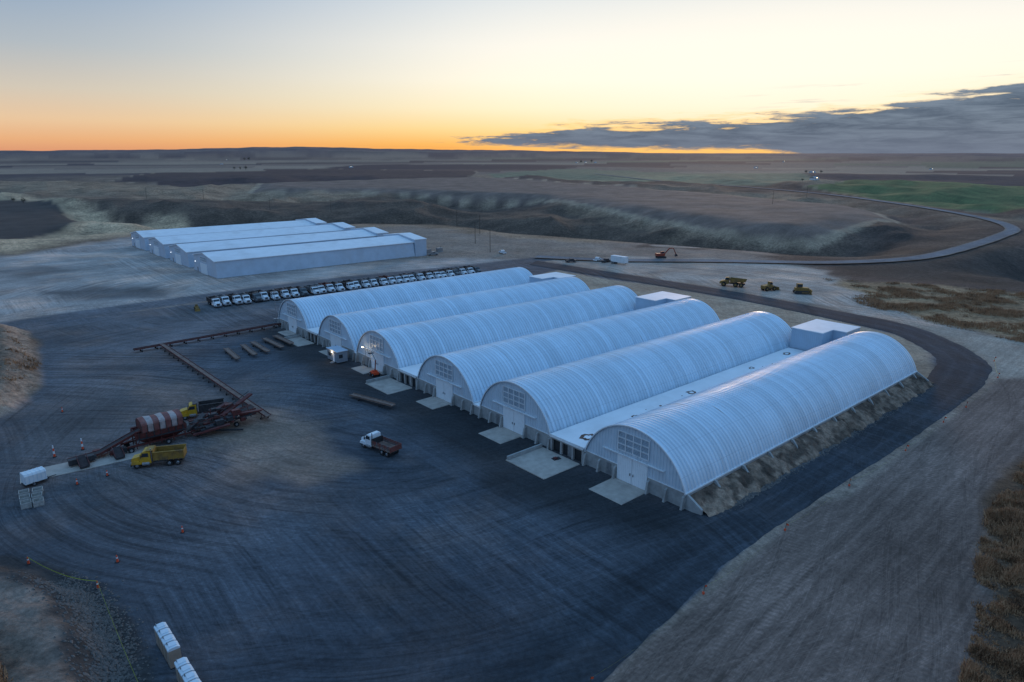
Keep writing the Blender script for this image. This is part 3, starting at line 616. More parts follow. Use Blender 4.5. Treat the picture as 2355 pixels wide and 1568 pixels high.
# ------------------------------------------------------------------ trucks
def wheels(m_,x,y,r,w,rim='chrome'):
    m_.cyl((x,y-w/2,r),(x,y+w/2,r),r,r,14,'rubber'); s_=1 if y>0 else -1
    m_.cyl((x,y+s_*w/2,r),(x,y+s_*(w/2+.03),r),r*.5,r*.45,10,rim)
def wl_(x,y,r,w,rim='chrome'):
    q=M(); wheels(q,x,y,r,w,rim); return ('wheel',q)
def dump_truck(cabm,boxm,style='dump',sep=True):
    ch=M(); ch.box(-3.9,3.5,-.42,.42,.65,.95,'steel_dark'); ch.box(3.9,4.1,-1.15,1.15,.45,.8,'chrome' if cabm=='truck_white' else 'steel_dark')
    ch.cyl((1.2,-1.0,.75),(2.3,-1.0,.75),.32,.32,10,'chrome'); ch.cyl((1.2,1.0,.75),(2.3,1.0,.75),.32,.32,10,'steel_grey')
    ch.cyl((.85,.95,1),(.85,.95,3.3),.09,.09,8,'chrome')
    cab=M(); cab.prism([(4,.75),(4,1.5),(3.85,1.72),(2.6,2.0),(2.6,.75)],-.8,.8,cabm)
    for s_ in(-1,1): cab.prism([(3.95,.75),(3.95,1.0),(3.7,1.25),(2.75,1.28),(2.4,.95),(2.4,.75)],min(s_*.8,s_*1.18),max(s_*.8,s_*1.18),cabm)
    cab.prism([(2.6,.8),(2.6,1.98),(2.2,2.72),(1.95,2.82),(1.0,2.8),(.95,.8)],-1.12,1.12,cabm)
    cab.box(1.1,1.9,-.9,.9,2.82,2.9,cabm)
    ws=M(); ws.add([(2.63,-1.0,2.02),(2.63,1.0,2.02),(2.27,.95,2.66),(2.27,-.95,2.66)],[(0,1,2,3)],'glass')
    sws=[]; his=[]; mis=[]
    for s_ in(-1,1):
        sw=M(); sw.add([(2.4,s_*1.13,1.95),(1.25,s_*1.13,1.95),(1.25,s_*1.13,2.6),(2.15,s_*1.13,2.6)],[(0,1,2,3)],'glass'); sws.append(('side_window',sw))
        hl=M(); hl.box(3.95,4.02,s_*1.0-.13,s_*1.0+.13,.9,1.12,'chrome'); his.append(('headlight',hl))
        mi=M(); mi.box(2.35,2.42,s_*1.38-.1,s_*1.38+.1,1.9,2.5,'steel_dark'); mi.beam((2.38,s_*1.13,2.2),(2.38,s_*1.3,2.2),.04,.04,'steel_dark'); mis.append(('mirror',mi))
    gr=M(); gr.box(4.0,4.04,-.5,.5,.85,1.48,'steel_dark')
    for k in range(5): gr.box(4.04,4.06,-.42+k*.2,-.38+k*.2,.87,1.46,'chrome')
    bx=M()
    if style=='dump':
        bx.box(-4.1,.6,-1.2,1.2,1.1,1.22,'box_grey')
        for s_ in(-1,1):
            bx.box(-4.1,.6,min(s_*1.2,s_*1.12),max(s_*1.2,s_*1.12),1.22,2.55,boxm)
            for k in range(7): bx.box(-4.0+k*.74,-3.9+k*.74,min(s_*1.28,s_*1.2),max(s_*1.28,s_*1.2),1.1,2.5,boxm)
            bx.box(-4.15,.65,min(s_*1.3,s_*1.1),max(s_*1.3,s_*1.1),2.55,2.68,boxm)
        bx.box(.5,.6,-1.12,1.12,1.22,2.9,boxm); bx.box(.6,1.6,-1.1,1.1,2.93,2.99,boxm); bx.box(-4.1,-4.02,-1.12,1.12,1.22,2.5,boxm)
    else:
        bx.box(-4.2,.7,-1.25,1.25,1.1,1.22,'belt_tan')
        for s_ in(-1,1):
            for zz in(1.35,1.62,1.89): bx.box(-4.2,.7,min(s_*1.25,s_*1.2),max(s_*1.25,s_*1.2),zz,zz+.2,boxm if zz>1.4 else 'box_brown')
            for k in range(8): bx.box(-4.2+k*.68,-4.1+k*.68,min(s_*1.3,s_*1.25),max(s_*1.3,s_*1.25),1.0,2.15,'box_steel' if k%2 else boxm)
        bx.box(.6,.7,-1.25,1.25,1.22,2.3,'steel_dark'); bx.box(-4.25,-4.18,-1.25,1.25,1.22,2.1,boxm)
    wh=[]
    for x in(3.15,-1.75,-3.05):
        for s_ in(-1,1): wh.append(wl_(x,s_*(.98 if x>0 else .93),.5,.3 if x>0 else .5))
    if sep:
        return [('chassis',ch),('cab',cab,False,[('windshield',ws)]+sws+mis),('grille',gr)]+his+[('dump_box' if style=='dump' else 'stake_bed',bx)]+wh
    al=M()
    for q in [ch,cab,ws,gr,bx]+[e[1] for e in sws+his+mis+wh]:
        o_=len(al.v); al.v+=q.v
        for f_,mi_ in zip(q.f,q.m): al.f.append([i+o_ for i in f_]); al.m.append(al.mi(q.mn[mi_]))
    return al
H49=math.radians(-49)
TV=[(cm,bm_,dump_truck(cm,bm_,sep=False).mesh('dump_truck')) for cm,bm_ in(('truck_white','box_grey'),('truck_white','box_brown'),('truck_white','box_steel'),('box_steel','box_grey'),('truck_white','rust_red'))]
TLB=['white cab dump truck with dark box in row','white cab dump truck with brown box in row','white cab dump truck with grey steel box','grey cab dump truck with dark box','white cab dump truck with dull red box']
p0=np.array((-101.5,226.2)); p1=np.array((-16.5,292))
for i in range(32):
    v=random.choices(range(5),[6,5,5,3,2])[0]; o_=bpy.data.objects.new('dump_truck',TV[v][2]); COL.objects.link(o_)
    info(o_,TLB[v],'truck','dump trucks parked in a row')
    p=p0+(p1-p0)*i/31+(p1-p0)/104*random.uniform(-.35,.35); place(o_,(p[0]+random.uniform(-.6,.6),p[1]+random.uniform(-.6,.6)),H49+random.uniform(-.07,.07)); o_.scale=(random.uniform(1.05,1.2),1,random.uniform(.95,1.05))
thing('stake_bed_truck',dump_truck('truck_white','stake_red','stake'),(-23,109.7),math.radians(141),'white cab truck with faded red stake bed','truck')
thing('dump_truck',dump_truck('yellow_paint','box_ochre'),(-58.7,104.3),math.radians(194),'yellow dump truck parked beside the piling machine','truck')
thing('dump_truck',dump_truck('yellow_paint','box_grey'),(-61,126),math.radians(205),'yellow cab dump truck behind dark red conveyor machinery','truck')
# ------------------------------------------------------------------ conveyors
def conveyor(p0,p1,z0,z1,w,beltm,frm,name,label,group=None,legs=3.5):
    p0=np.array(p0,float);p1=np.array(p1,float); Ln=float(np.hypot(*(p1-p0))); rot=math.atan2(p1[1]-p0[1],p1[0]-p0[0])
    fr=M(); bl=M()
    bl.add([(0,-w/2+.08,z0+.02),(Ln,-w/2+.08,z1+.02),(Ln,w/2-.08,z1+.02),(0,w/2-.08,z0+.02)],[(0,1,2,3)],beltm)
    bl.cyl((0,-w/2,z0-.12),(0,w/2,z0-.12),.14,.14,8,beltm); bl.cyl((Ln,-w/2,z1-.12),(Ln,w/2,z1-.12),.14,.14,8,beltm)
    for s_ in(-1,1): fr.beam((0,s_*w/2,z0),(Ln,s_*w/2,z1),.08,.32,frm)
    k=int(Ln/1.2)
    for i in range(k): a=(i+.5)/k; fr.beam((Ln*a,-w/2,z0+(z1-z0)*a-.18),(Ln*a,w/2,z0+(z1-z0)*a-.18),.08,.06,frm)
    k=max(2,int(Ln/legs)); prt=[('frame',fr),('belt',bl)]
    for i in range(k):
        a=(i+.5)/k; z=z0+(z1-z0)*a-.1; lg=M()
        for s_ in(-1,1): lg.beam((Ln*a,s_*w/2,z),(Ln*a,s_*(w/2+.15),0),.1,.1,'steel_dark')
        lg.beam((Ln*a,-w/2-.1,.3),(Ln*a,w/2+.1,.3),.08,.08,'steel_dark')
        lg.cyl((Ln*a-.15,-w/2-.25,.2),(Ln*a-.15,-w/2-.05,.2),.2,.2,8,'rubber'); lg.cyl((Ln*a-.15,w/2+.05,.2),(Ln*a-.15,w/2+.25,.2),.2,.2,8,'rubber'); prt.append(('leg',lg))
    return thing(name,prt,(p0[0],p0[1],0),rot,label,'conveyor',group)
conveyor((-98,170),(-69,198),.9,1.0,1.1,'belt_dark','rust_red','conveyor','long low dark red belt conveyor toward the sheds')
conveyor((-93.5,175.3),(-47,123),1.0,1.2,1.15,'belt_tan','rust_red','conveyor','long tan belt conveyor feeding the piling machine')
SG='idle conveyor sections parked in the yard'
for a,b_ in(((-75,172),(-68,162)),((-72,175.5),(-65,165.5)),((-70.5,178.5),(-62.8,168.5)),((-68.5,182),(-60.5,172.5)),((-66.5,185),(-59,176)),((-34,136.5),(-24,129.5))):
    conveyor(a,b_,.7,.95,1.2,'belt_tan','belt_tan','conveyor','short rusty tan conveyor section standing in yard' if a[0]<-40 else 'lone short tan conveyor section on dark gravel',SG,5)
def piler():
    fr=M(); R_='rust_red'
    for y in(-1.3,1.3):
        fr.beam((10,y,1.0),(21,y,1.0),.22,.3,R_); fr.beam((12,y,3.4),(20,y,3.4),.16,.2,R_)
        for x in(12,14,16,18,20): fr.beam((x,y,.4),(x,y,3.4),.16,.16,R_)
        for x in(12,14,16,18): fr.beam((x,y,1),(x+2,y,3.4),.1,.1,R_)
        fr.beam((21,y,1.2),(33,y,2.6),.16,.24,R_); fr.beam((21,y,.6),(33,y,1.6),.12,.14,R_)
        for i in range(8): x=21+i*1.5; z=1.2+i*.175; fr.beam((x,y,z),(x+1.5,y,z-.45),.09,.09,R_); fr.beam((x,y,.6+i*.125),(x,y,z+.8),.09,.09,R_)
        fr.beam((21,y,2.4),(32,y,3.4),.08,.1,R_)
    for x in(12,16,20,24,28,32): fr.beam((x,-1.3,1.2),(x,1.3,1.2),.14,.14,R_)
    hp=M(); hp.add([(12.2,-1.6,2.0),(20.2,-1.6,2.0),(20.2,1.6,2.0),(12.2,1.6,2.0),(13.5,-.7,.9),(18.5,-.7,.9),(18.5,.7,.9),(13.5,.7,.9),(12.2,-1.6,3.2),(20.2,-1.6,3.2),(20.2,1.6,3.2),(12.2,1.6,3.2)],
        [(4,5,6,7),(0,1,5,4),(1,2,6,5),(2,3,7,6),(3,0,4,7),(8,9,1,0),(9,10,2,1),(10,11,3,2),(11,8,0,3)],R_)
    for k in range(7): hp.box(12.4+k*1.2,12.55+k*1.2,-1.72,-1.6,2.0,3.2,'steel_dark')
    cn=M(); N=7; xs=np.linspace(13.0,19.8,N+1)
    PR=[(-1.8,3.1),(-1.82,4.5),(-1.7,4.8),(-1.35,5.05),(-.7,5.2),(0,5.25),(.7,5.2),(1.35,5.05),(1.7,4.8),(1.82,4.5),(1.8,3.1)]; nP=len(PR)
    for i in range(N):
        vs=[];fs=[]
        for x in(xs[i],xs[i+1]):
            for k,(yy,zz) in enumerate(PR): vs.append((x,yy,zz+(.07*math.sin(x*2.3+k) if zz>3.2 else 0)))
        for k in range(nP-1): fs.append((k,k+1,nP+k+1,nP+k))
        cn.add(vs,fs,'canopy_red' if i%2==0 else 'canopy_white')
    for x in(13.0,19.8): cn.add([(x,yy*.995,zz) for yy,zz in PR],[tuple(range(nP))],'rust_red')
    for x in xs: cn.beam((x,-1.86,3.1),(x,-1.88,4.5),.08,.08,'steel_dark'); cn.beam((x,1.86,3.1),(x,1.88,4.5),.08,.08,'steel_dark')
    ic=M()
    for y in(-.7,.7):
        ic.beam((2,y,.8),(6.5,y,.9),.1,.35,R_); ic.beam((6.5,y,.9),(13,y,3.3),.1,.4,R_)
        ic.beam((6.5,y,.4),(13,y,2.6),.08,.1,R_)
        for i in range(6): ic.beam((6.5+i,y,.5+i*.36),(7.5+i,y,1.2+i*.36),.06,.06,R_)
    bl=M(); bl.add([(1.8,-.6,.95),(6.5,-.6,1.02),(6.5,.6,1.02),(1.8,.6,.95)],[(0,1,2,3)],'belt_dark'); bl.add([(6.5,-.6,1.03),(13,-.6,3.4),(13,.6,3.4),(6.5,.6,1.03)],[(0,1,2,3)],'belt_dark')
    bl.add([(21,-1.0,1.35),(33,-1.0,2.75),(33,1.0,2.75),(21,1.0,1.35)],[(0,1,2,3)],'belt_dark')
    boxes=[]
    random.seed(3)
    for i in range(44):
        x=random.uniform(20.5,32) if i<32 else random.uniform(1,11); y=random.choice([-1.7,1.7,0,-.8,-2.4,2.3]) if i<32 else random.choice([-1.1,1.1]); z=random.uniform(.5,2.8) if i<32 else .4; s_=random.uniform(.35,1.0)
        q=M(); q.box(x,x+s_*1.5,y-s_/2,y+s_/2,z,z+s_,random.choice([R_,'steel_dark',R_])); q.cyl((x+s_*1.5,y,z+s_/2),(x+s_*1.5+.3,y,z+s_/2),s_*.3,s_*.3,8,'steel_dark'); boxes.append(('motor_housing',q))
    sh=[]
    for x in(3,8.2):
        q=M(); q.box(x,x+1.4,-3.4,-1.0,.25,.5,'steel_dark'); q.add([(x,-3.4,.5),(x+1.4,-3.4,.5),(x+1.2,-1.1,1.6),(x+.2,-1.1,1.6)],[(0,1,2,3)],'belt_dark')
        for e in(x,x+1.4): q.beam((e,-3.4,.6),(e,-1.0,1.8),.08,.3,R_)
        sh.append(('unloading_chute',q))
    rl=M()
    for y in(-2.1,2.1):
        for x in range(12,33,2): rl.beam((x,y,2.2 if x<21 else 1.8),(x,y,3.3 if x<21 else 2.9),.05,.05,R_)
        rl.beam((12,y,3.3),(20,y,3.3),.05,.05,R_); rl.beam((22,y,2.9),(32,y,2.9),.05,.05,R_); rl.box(12,20,min(y,y*.75),max(y,y*.75),2.1,2.18,'steel_dark'); rl.box(22,32,min(y,y*.75),max(y,y*.75),1.7,1.78,'steel_dark')
    whl=[wl_(x,y,.48,.35,'steel_grey') for x in(11,17,22,29) for y in(-1.6,1.6)]
    arm=M(); arm.beam((27,0,2.2),(34,3.5,4.0),.9,.3,R_); arm.beam((27,.5,2.8),(33.8,3.9,4.5),.08,.1,'steel_dark'); arm.beam((28,-1,2.4),(33,-4.5,3.2),.8,.25,R_); arm.beam((25,-.3,2),(25,-.3,4.3),.12,.12,R_); arm.beam((25,-.3,4.3),(32,2.7,4.0),.05,.05,'steel_dark')
    side=M(); side.beam((22,2.2,1.0),(30,5.5,2.6),.8,.3,R_); side.beam((21,-2.4,.8),(27,-4.2,1.8),.7,.3,R_); side.beam((23,1.5,.6),(23,6,.6),.3,.4,'steel_dark'); side.beam((25,-2,.5),(29,-5,.5),.3,.3,'steel_dark'); side.beam((20.5,0,1.0),(24,0,3.4),1.6,.3,'steel_dark')
    return [('frame',fr),('hopper',hp),('canopy',cn,False,None,'faded red and white striped box canopy'),('inclined_conveyor',ic),('belt',bl),('handrail',rl),('boom',arm),('side_conveyor',side)]+boxes+sh+whl
thing('piling_machine',piler(),(-75,102.5,0),math.atan2(22,25),'dark red crop piling machine under striped canopy','farm machine')
sl=M(); sl.box(0,19,-2.6,2.2,0,.1,'concrete_light'); single('concrete_slab',sl,(-78.5,99.2),.62,'worn concrete slab under the unloading conveyor','concrete slab',kind='structure')
tk=M(); tk.prismx([(-.9,.6),(.9,.6),(.95,1.9),(.75,2.2),(-.75,2.2),(-.95,1.9)],-1.5,1.5,'white_paint')
for k in range(6): tk.prismx([(-.97,.6),(.97,.6),(1.0,1.9),(.78,2.24),(-.78,2.24),(-1.0,1.9)],-1.45+k*.55,-1.37+k*.55,'toilet_roof')
tf=M(); tf.box(-1.6,1.8,-.6,.6,.35,.6,'steel_dark'); tf.beam((1.8,0,.4),(3,0,.4),.1,.1,'steel_dark')
thing('generator_trailer',[('housing',tk),('frame',tf),wl_(-.3,-.8,.35,.22),wl_(-.3,.8,.35,.22)],(-74.8,97.3),.9,'small white ribbed generator trailer beside the slab','trailer')
def bin_():
    m_=M()
    for s_ in(-1,1):
        m_.box(-.6,.6,min(s_*.6,s_*.54),max(s_*.6,s_*.54),.12,.8,'bin_wood'); m_.box(min(s_*.6,s_*.54),max(s_*.6,s_*.54),-.539,.539,.12,.8,'bin_wood')
        m_.box(-.6,.6,s_*.5-.06,s_*.5+.06,0,.12,'bin_wood')
    m_.box(-.54,.54,-.54,.54,.13,.2,'bin_wood'); return m_
k0=None
for i,(x,y) in enumerate([(-73.6,93.2),(-72.1,94.0),(-72.4,91.6),(-71.0,92.2),(-71.1,90.0),(-69.7,90.6)]):
    if k0 is None: k0=single('storage_bin',bin_(),(x,y),.6,'open pale wooden crop bin standing on gravel','bin','pale wooden bins by the slab'); k0.scale=(1.1,1.1,1.1)
    else: clone(k0,(x,y),.6+random.uniform(-.08,.08))
def toilet():
    w=M(); w.box(-.55,.55,-.55,.55,.12,2.05,'toilet_tan')
    for s_ in(-1,1):
        for k in range(3): w.box(-.4+k*.3,-.3+k*.3,min(s_*.55,s_*.57),max(s_*.55,s_*.57),.3,1.9,'toilet_tan')
    rf=M(); rf.prism([(-.6,2.05),(.6,2.05),(.58,2.2),(.3,2.36),(-.3,2.36),(-.58,2.2)],-.54,.54,'toilet_roof'); rf.box(-.35,.35,-.25,.25,2.36,2.42,'toilet_roof')
    d=M(); d.box(.55,.6,-.4,.4,.2,1.95,'toilet_tan'); b=M(); b.box(-.58,.62,-.58,.58,0,.12,'steel_dark')
    v=M(); v.cyl((-.4,.35,2.2),(-.4,.35,2.6),.05,.05,8,'steel_grey')
    return [('wall',w),('roof',rf),('door',d),('base',b),('vent_pipe',v)]
q0=None
for (x,y) in[(-36.7,60.9),(-35.85,59.95),(-35.0,59.0),(-34.15,58.05),(-32.1,55.7),(-31.25,54.75),(-30.4,53.8),(-29.55,52.85)]:
    if q0 is None: q0=thing('portable_toilet',toilet(),(x,y),math.radians(42),'tan portable toilet with pale domed roof','portable toilet','portable toilets in short rows')
    else: clone(q0,(x,y),math.radians(42)+random.uniform(-.05,.05))
def cone():
    m_=M(); m_.box(-.25,.25,-.25,.25,0,.06,'rubber'); m_.cyl((0,0,.06),(0,0,1.0),.15,.06,12,'orange_plastic'); m_.cyl((0,0,.55),(0,0,.72),.112,.1,12,'white_paint'); return m_
def hz(x,y): return float(height(np.array([float(x)]),np.array([float(y)]))[0])
c0=None
for(x,y)in[(-45,83),(-50,76),(-49.3,70.6),(-61,75.6),(-90,128),(-68,97),(-65,100)]:
    if c0 is None: c0=single('traffic_cone',cone(),(x,y,hz(x,y)),0,'orange traffic cone standing on dark gravel','traffic cone','orange cones around the yard')
    else: clone(c0,(x,y,hz(x,y)),random.random())
def post():
    m_=M(); m_.cyl((0,0,0),(0,0,.12),.32,.3,10,'rubber')
    for k in range(4): m_.cyl((0,0,.12+k*.5),(0,0,.62+k*.5),.17-.02*k,.15-.02*k,12,'orange_plastic' if k%2==0 else 'white_paint')
    return m_
c1=single('marker_post',post(),(-78,107),0,'tall orange and white banded marker post','marker post','banded marker posts by the conveyor'); clone(c1,(-75,110),0)
def stake():
    m_=M(); m_.beam((0,0,0),(.12,0,1.25),.05,.05,'wood_pole'); m_.add([(.1,0,1.2),(.45,.08,1.1),(.4,.1,.85),(.07,0,.9)],[(0,1,2,3)],'orange_plastic'); m_.box(-.1,.1,-.1,.1,0,.3,'orange_plastic'); return m_
ST=[(7.5,55),(22.5,69.5),(37.5,83.5),(52.5,96.5),(68.5,109.5),(83,122.5),(92.5,130.5),(112,149.5),(120,162.5)]
s0=None
for(x,y)in ST:
    if s0 is None: s0=single('marker_stake',stake(),(x,y),0,'leaning stake with orange flag beside the road','marker stake','orange flagged stakes along the road')
    else: clone(s0,(x,y),random.uniform(-1,1))
def tape(a,b_,label,sag=.7,wd=.05):
    m_=M(); n=14; vs=[]
    for i in range(n+1):
        t=i/n; x=a[0]+(b_[0]-a[0])*t; y=a[1]+(b_[1]-a[1])*t; h_=hz(x,y); z=max(.95-sag*4*t*(1-t)+h_,h_+.08)
        vs+= [(x,y,z),(x+.02,y,z+wd)]
    m_.add(vs,[(2*i,2*i+2,2*i+3,2*i+1) for i in range(n)],'tape_yellow')
    single('barrier_tape',m_,(0,0,0),0,label,'barrier tape','barrier tape strung between stakes')
for a,b_ in zip(ST[:-1],ST[1:]): tape(a,b_,'thin yellow barrier tape sagging between road stakes',.95,.03)
tape((-49.3,70.6),(-35.5,54),'bright yellow tape running across gravel bank',.5,.13); tape((-61,75.6),(-49.3,70.6),'yellow tape strung between two orange cones',.8,.08)
# ------------------------------------------------------------------ office, poles, lift
of=M(); of.box(-3.6,-.9,0,5.4,.25,2.9,'office_grey')
for k in range(13): of.box(-3.64,-3.6,.1+k*.42,.16+k*.42,.3,2.85,'office_grey')
orf=M(); orf.box(-3.8,-.7,-.2,5.6,2.9,3.05,'cladding_shade_blue')
ow=M(); ow.box(-3.67,-3.6,3.4,4.6,1.3,2.2,'glass'); ow2=M(); ow2.box(-3.2,-2.2,-.06,0,1.3,2.2,'glass')
od=M(); od.box(-3.7,-3.6,1.4,2.3,.3,2.3,'door_white'); ost=M()
for k in range(3): ost.box(-4.6+k*.3,-3.65,1.3,2.4,k*.1,.1+k*.1,'steel_grey')
ol=M(); ol.box(-3.78,-3.62,2.5,2.7,2.45,2.6,'lamp_warm')
oa=M(); oa.box(-2.6,-1.6,5.4,5.9,.9,1.7,'steel_grey')
thing('site_office',[('wall',of),('roof',orf),('window',ow),('window',ow2),('door',od),('step',ost),('wall_lamp',ol),('air_conditioner',oa)],L(-1.3,100.3),R41,'small grey site office trailer with lit lamp','office trailer')
def pointlight(loc,e,col):
    l=bpy.data.lights.new('lamp_light','POINT'); l.energy=e; l.color=col; l.shadow_soft_size=.12; o_=bpy.data.objects.new('lamp_light',l); COL.objects.link(o_); o_.location=loc; return o_
pointlight(L(-5.5,102.9,2.7),45,(1,.75,.45))
hl_=M(); hl_.cyl((0,0,0),(0,0,5.2),.07,.05,8,'steel_grey'); hl_.beam((0,0,5.2),(-.7,0,5.3),.06,.06,'steel_grey'); hb=M(); hb.box(-.9,-.6,-.12,.12,5.12,5.24,'lamp_warm')
thing('lamp_post',[('pole',hl_),('lamp_head',hb)],L(-.9,93.4),R41,'lit lamp post at the shed front','lamp post')
pointlight(L(-2.0,93.4,4.9),60,(1,.78,.5))
lp=M(); lp.cyl((0,0,0),(0,0,9),.09,.06,8,'steel_grey'); lp.box(-.8,.8,-.5,.5,0,.9,'steel_grey'); lhs=[]
for k in range(4):
    lh=M(); lh.box(-.9+k*.5,-.55+k*.5,-.15,.05,8.8,9.1,'steel_grey'); lhs.append(('lamp_head',lh))
thing('light_tower',[('mast',lp)]+lhs,(-72.5,204.5),.3,'tall portable light tower near the sheds','light tower')
li=M(); li.box(-1,1,-.7,.7,.4,.95,'orange_plastic'); li.box(-.6,.4,-.5,.5,.95,1.3,'orange_plastic')
lm=M(); lm.beam((-.3,0,1.3),(-.9,0,3.9),.2,.2,'excavator_red'); lm.beam((-.9,0,3.9),(1.1,0,5.6),.16,.16,'steel_grey'); lk=M(); lk.box(1.0,1.9,-.6,.6,5.0,5.1,'steel_dark')
for q in((1.0,-.6),(1.9,-.6),(1.0,.6),(1.9,.6)): lk.beam((q[0],q[1],5.1),(q[0],q[1],6.1),.05,.05,'steel_grey')
lk.beam((1,-.6,6.1),(1.9,-.6,6.1),.05,.05,'steel_grey'); lk.beam((1,.6,6.1),(1.9,.6,6.1),.05,.05,'steel_grey')
thing('boom_lift',[('body',li),('boom',lm),('basket',lk)]+[wl_(x,y,.38,.28,'steel_grey') for x in(-.7,.7) for y in(-.75,.75)],(-32,151.3),2.2,'orange boom lift standing by concrete apron','boom lift')
def pole():
    m_=M(); m_.cyl((0,0,-2),(0,0,12),.17,.1,8,'wood_pole'); c=M(); c.beam((-1.3,0,11.2),(1.3,0,11.2),.12,.14,'wood_pole')
    ins=[]
    for x in(-1.2,-.4,.4,1.2): i=M(); i.cyl((x,0,11.27),(x,0,11.5),.05,.05,6,'steel_grey'); ins.append(('insulator',i))
    return [('pole',m_),('crossarm',c,False,ins)]
u0=None
PL=[(-11.4,356),(-21,391),(-20.6,440),(-86,596),(-175,670),(-244,699),(-330,745),(60,520),(-40,500),(-420,800),(240,640),(330,780)]
for(x,y)in PL:
    if u0 is None: u0=thing('utility_pole',pole(),(x,y,hz(x,y)),.7,'weathered wooden utility pole with single crossarm','utility pole','wooden utility poles across the fields')
    else: clone(u0,(x,y,hz(x,y)),.7)
# ------------------------------------------------------------------ heavy machines
def adt():
    Y_='machine_yellow'; b=M(); b.prism([(1.2,1.0),(4.6,1.0),(4.7,1.6),(4.2,2.1),(2.6,2.4),(1.2,2.4)],-1.2,1.2,Y_)
    c=M(); c.prism([(1.1,2.4),(2.7,2.4),(2.5,3.5),(1.2,3.55)],-.75,.75,Y_); g_=M(); g_.box(1.3,2.55,-.77,.77,2.6,3.3,'glass')
    d=M(); d.add([(-5,-1.5,2.2),(.6,-1.5,1.7),(.6,1.5,1.7),(-5,1.5,2.2),(-5.3,-1.6,3.0),(.9,-1.6,3.3),(.9,1.6,3.3),(-5.3,1.6,3.0)],[(0,1,2,3),(0,4,5,1),(1,5,6,2),(2,6,7,3),(3,7,4,0)],Y_); d.box(-4.8,1,-.5,.5,1.0,1.6,'steel_dark')
    return [('body',b),('cab',c,False,[('window',g_)]),('dump_box',d)]+[wl_(x,y,.9,.65,Y_) for x in(3,-1.4,-3.5) for y in(-1.25,1.25)]
thing('articulated_dump_truck',adt(),(85.5,261.5),math.radians(155),'large dusty yellow articulated dump truck on dirt','dump truck')
def loader():
    Y_='machine_yellow'; b=M(); b.prism([(-3.2,.9),(-3.2,2.0),(-.4,2.3),(1.6,1.8),(2.0,.9)],-1.0,1.0,Y_)
    c=M(); c.prism([(-.4,2.2),(.9,2.0),(.75,3.3),(-.4,3.35)],-.7,.7,Y_); g_=M(); g_.box(-.3,.8,-.72,.72,2.4,3.1,'glass')
    a=M()
    for y in(-.6,.6): a.beam((1.2,y,1.8),(3.4,y,.8),.2,.35,Y_)
    a.beam((2.4,-.6,1.25),(2.4,.6,1.25),.15,.15,Y_)
    k=M(); k.prism([(3.3,.1),(4.5,.1),(3.6,.35),(3.5,1.2),(3.2,1.3)],-1.4,1.4,Y_)
    return [('body',b),('cab',c,False,[('window',g_)]),('lift_arm',a),('bucket',k)]+[wl_(x,y,.8,.55,Y_) for x in(1.4,-1.9) for y in(-1.1,1.1)]
thing('wheel_loader',loader(),(97,253.5),math.radians(20),'dusty yellow wheel loader parked on graded dirt','wheel loader')
sm=thing('wheel_loader',loader(),(-104,220),math.radians(-60),'small yellow loader parked beside the truck row','wheel loader'); sm.scale=(.55,.55,.6)
def dozer():
    Y_='machine_yellow'; b=M(); b.prism([(-1.8,.9),(-1.8,1.8),(.2,1.9),(2.0,1.8),(2.1,.9)],-.8,.8,Y_)
    c=M(); c.box(-1.3,.2,-.75,.75,1.9,3.0,Y_); g_=M(); g_.box(-1.2,.1,-.78,.78,2.1,2.8,'glass')
    tr=[]
    for y in(-1.1,1.1):
        q=M(); q.prism([(-2.1,.45),(-1.8,.05),(1.8,.05),(2.2,.45),(1.9,.95),(-1.8,.95)],y-.3,y+.3,'steel_dark'); tr.append(('track',q))
    bl=M(); bl.prism([(2.5,.05),(2.75,.05),(2.6,.6),(2.8,1.3),(2.6,1.3),(2.4,.6)],-1.8,1.8,Y_)
    for y in(-1.45,1.45): bl.beam((0,y,.5),(2.5,y,.5),.15,.2,Y_)
    return [('body',b),('cab',c,False,[('window',g_)]),('blade',bl)]+tr
thing('bulldozer',dozer(),(106.5,247.5),math.radians(-10),'dusty yellow bulldozer parked on graded dirt','bulldozer').scale=(1.25,1.25,1.25)
def exc():
    Y_='excavator_red'; b=M(); b.box(-2.6,1.6,-1.4,1.4,1.1,2.3,Y_); c=M(); c.box(.2,1.8,.3,1.4,1.2,3.1,Y_); g_=M(); g_.box(.4,1.83,.28,1.43,2,2.9,'glass')
    a=M(); a.beam((1.4,-.3,1.8),(4.2,-.3,4.8),.35,.5,Y_); a.beam((4.2,-.3,4.8),(6.2,-.3,4.6),.35,.45,Y_); a.beam((6.2,-.3,4.7),(7.6,-.3,1.8),.3,.35,Y_); k=M(); k.prism([(7.2,.6),(8.4,.8),(8.1,1.7),(7.5,1.9)],-.9,.3,'steel_dark')
    tr=[]
    for y in(-1.2,1.2):
        q=M(); q.prism([(-2.4,.5),(-2,.05),(2,.05),(2.4,.5),(2,1.0),(-2,1.0)],y-.35,y+.35,'steel_dark'); tr.append(('track',q))
    return [('body',b),('cab',c,False,[('window',g_)]),('boom',a),('bucket',k)]+tr
thing('excavator',exc(),(73.5,336,hz(73.5,336)),math.radians(10),'red orange excavator with raised boom on dirt','excavator')
bt_=M(); bt_.box(-4.2,4.2,-1.25,1.25,1.0,3.8,'white_paint')
for k in range(16):
    for s_ in(-1,1): bt_.box(-4.1+k*.54,-4.0+k*.54,min(s_*1.25,s_*1.29),max(s_*1.25,s_*1.29),1.05,3.7,'white_paint')
bc_=M(); bc_.box(-4.2,4.2,-.5,.5,.8,1.0,'steel_dark'); bc_.beam((3.2,.5,1),(3.2,.5,0),.1,.1,'steel_dark'); bc_.beam((3.2,-.5,1),(3.2,-.5,0),.1,.1,'steel_dark')
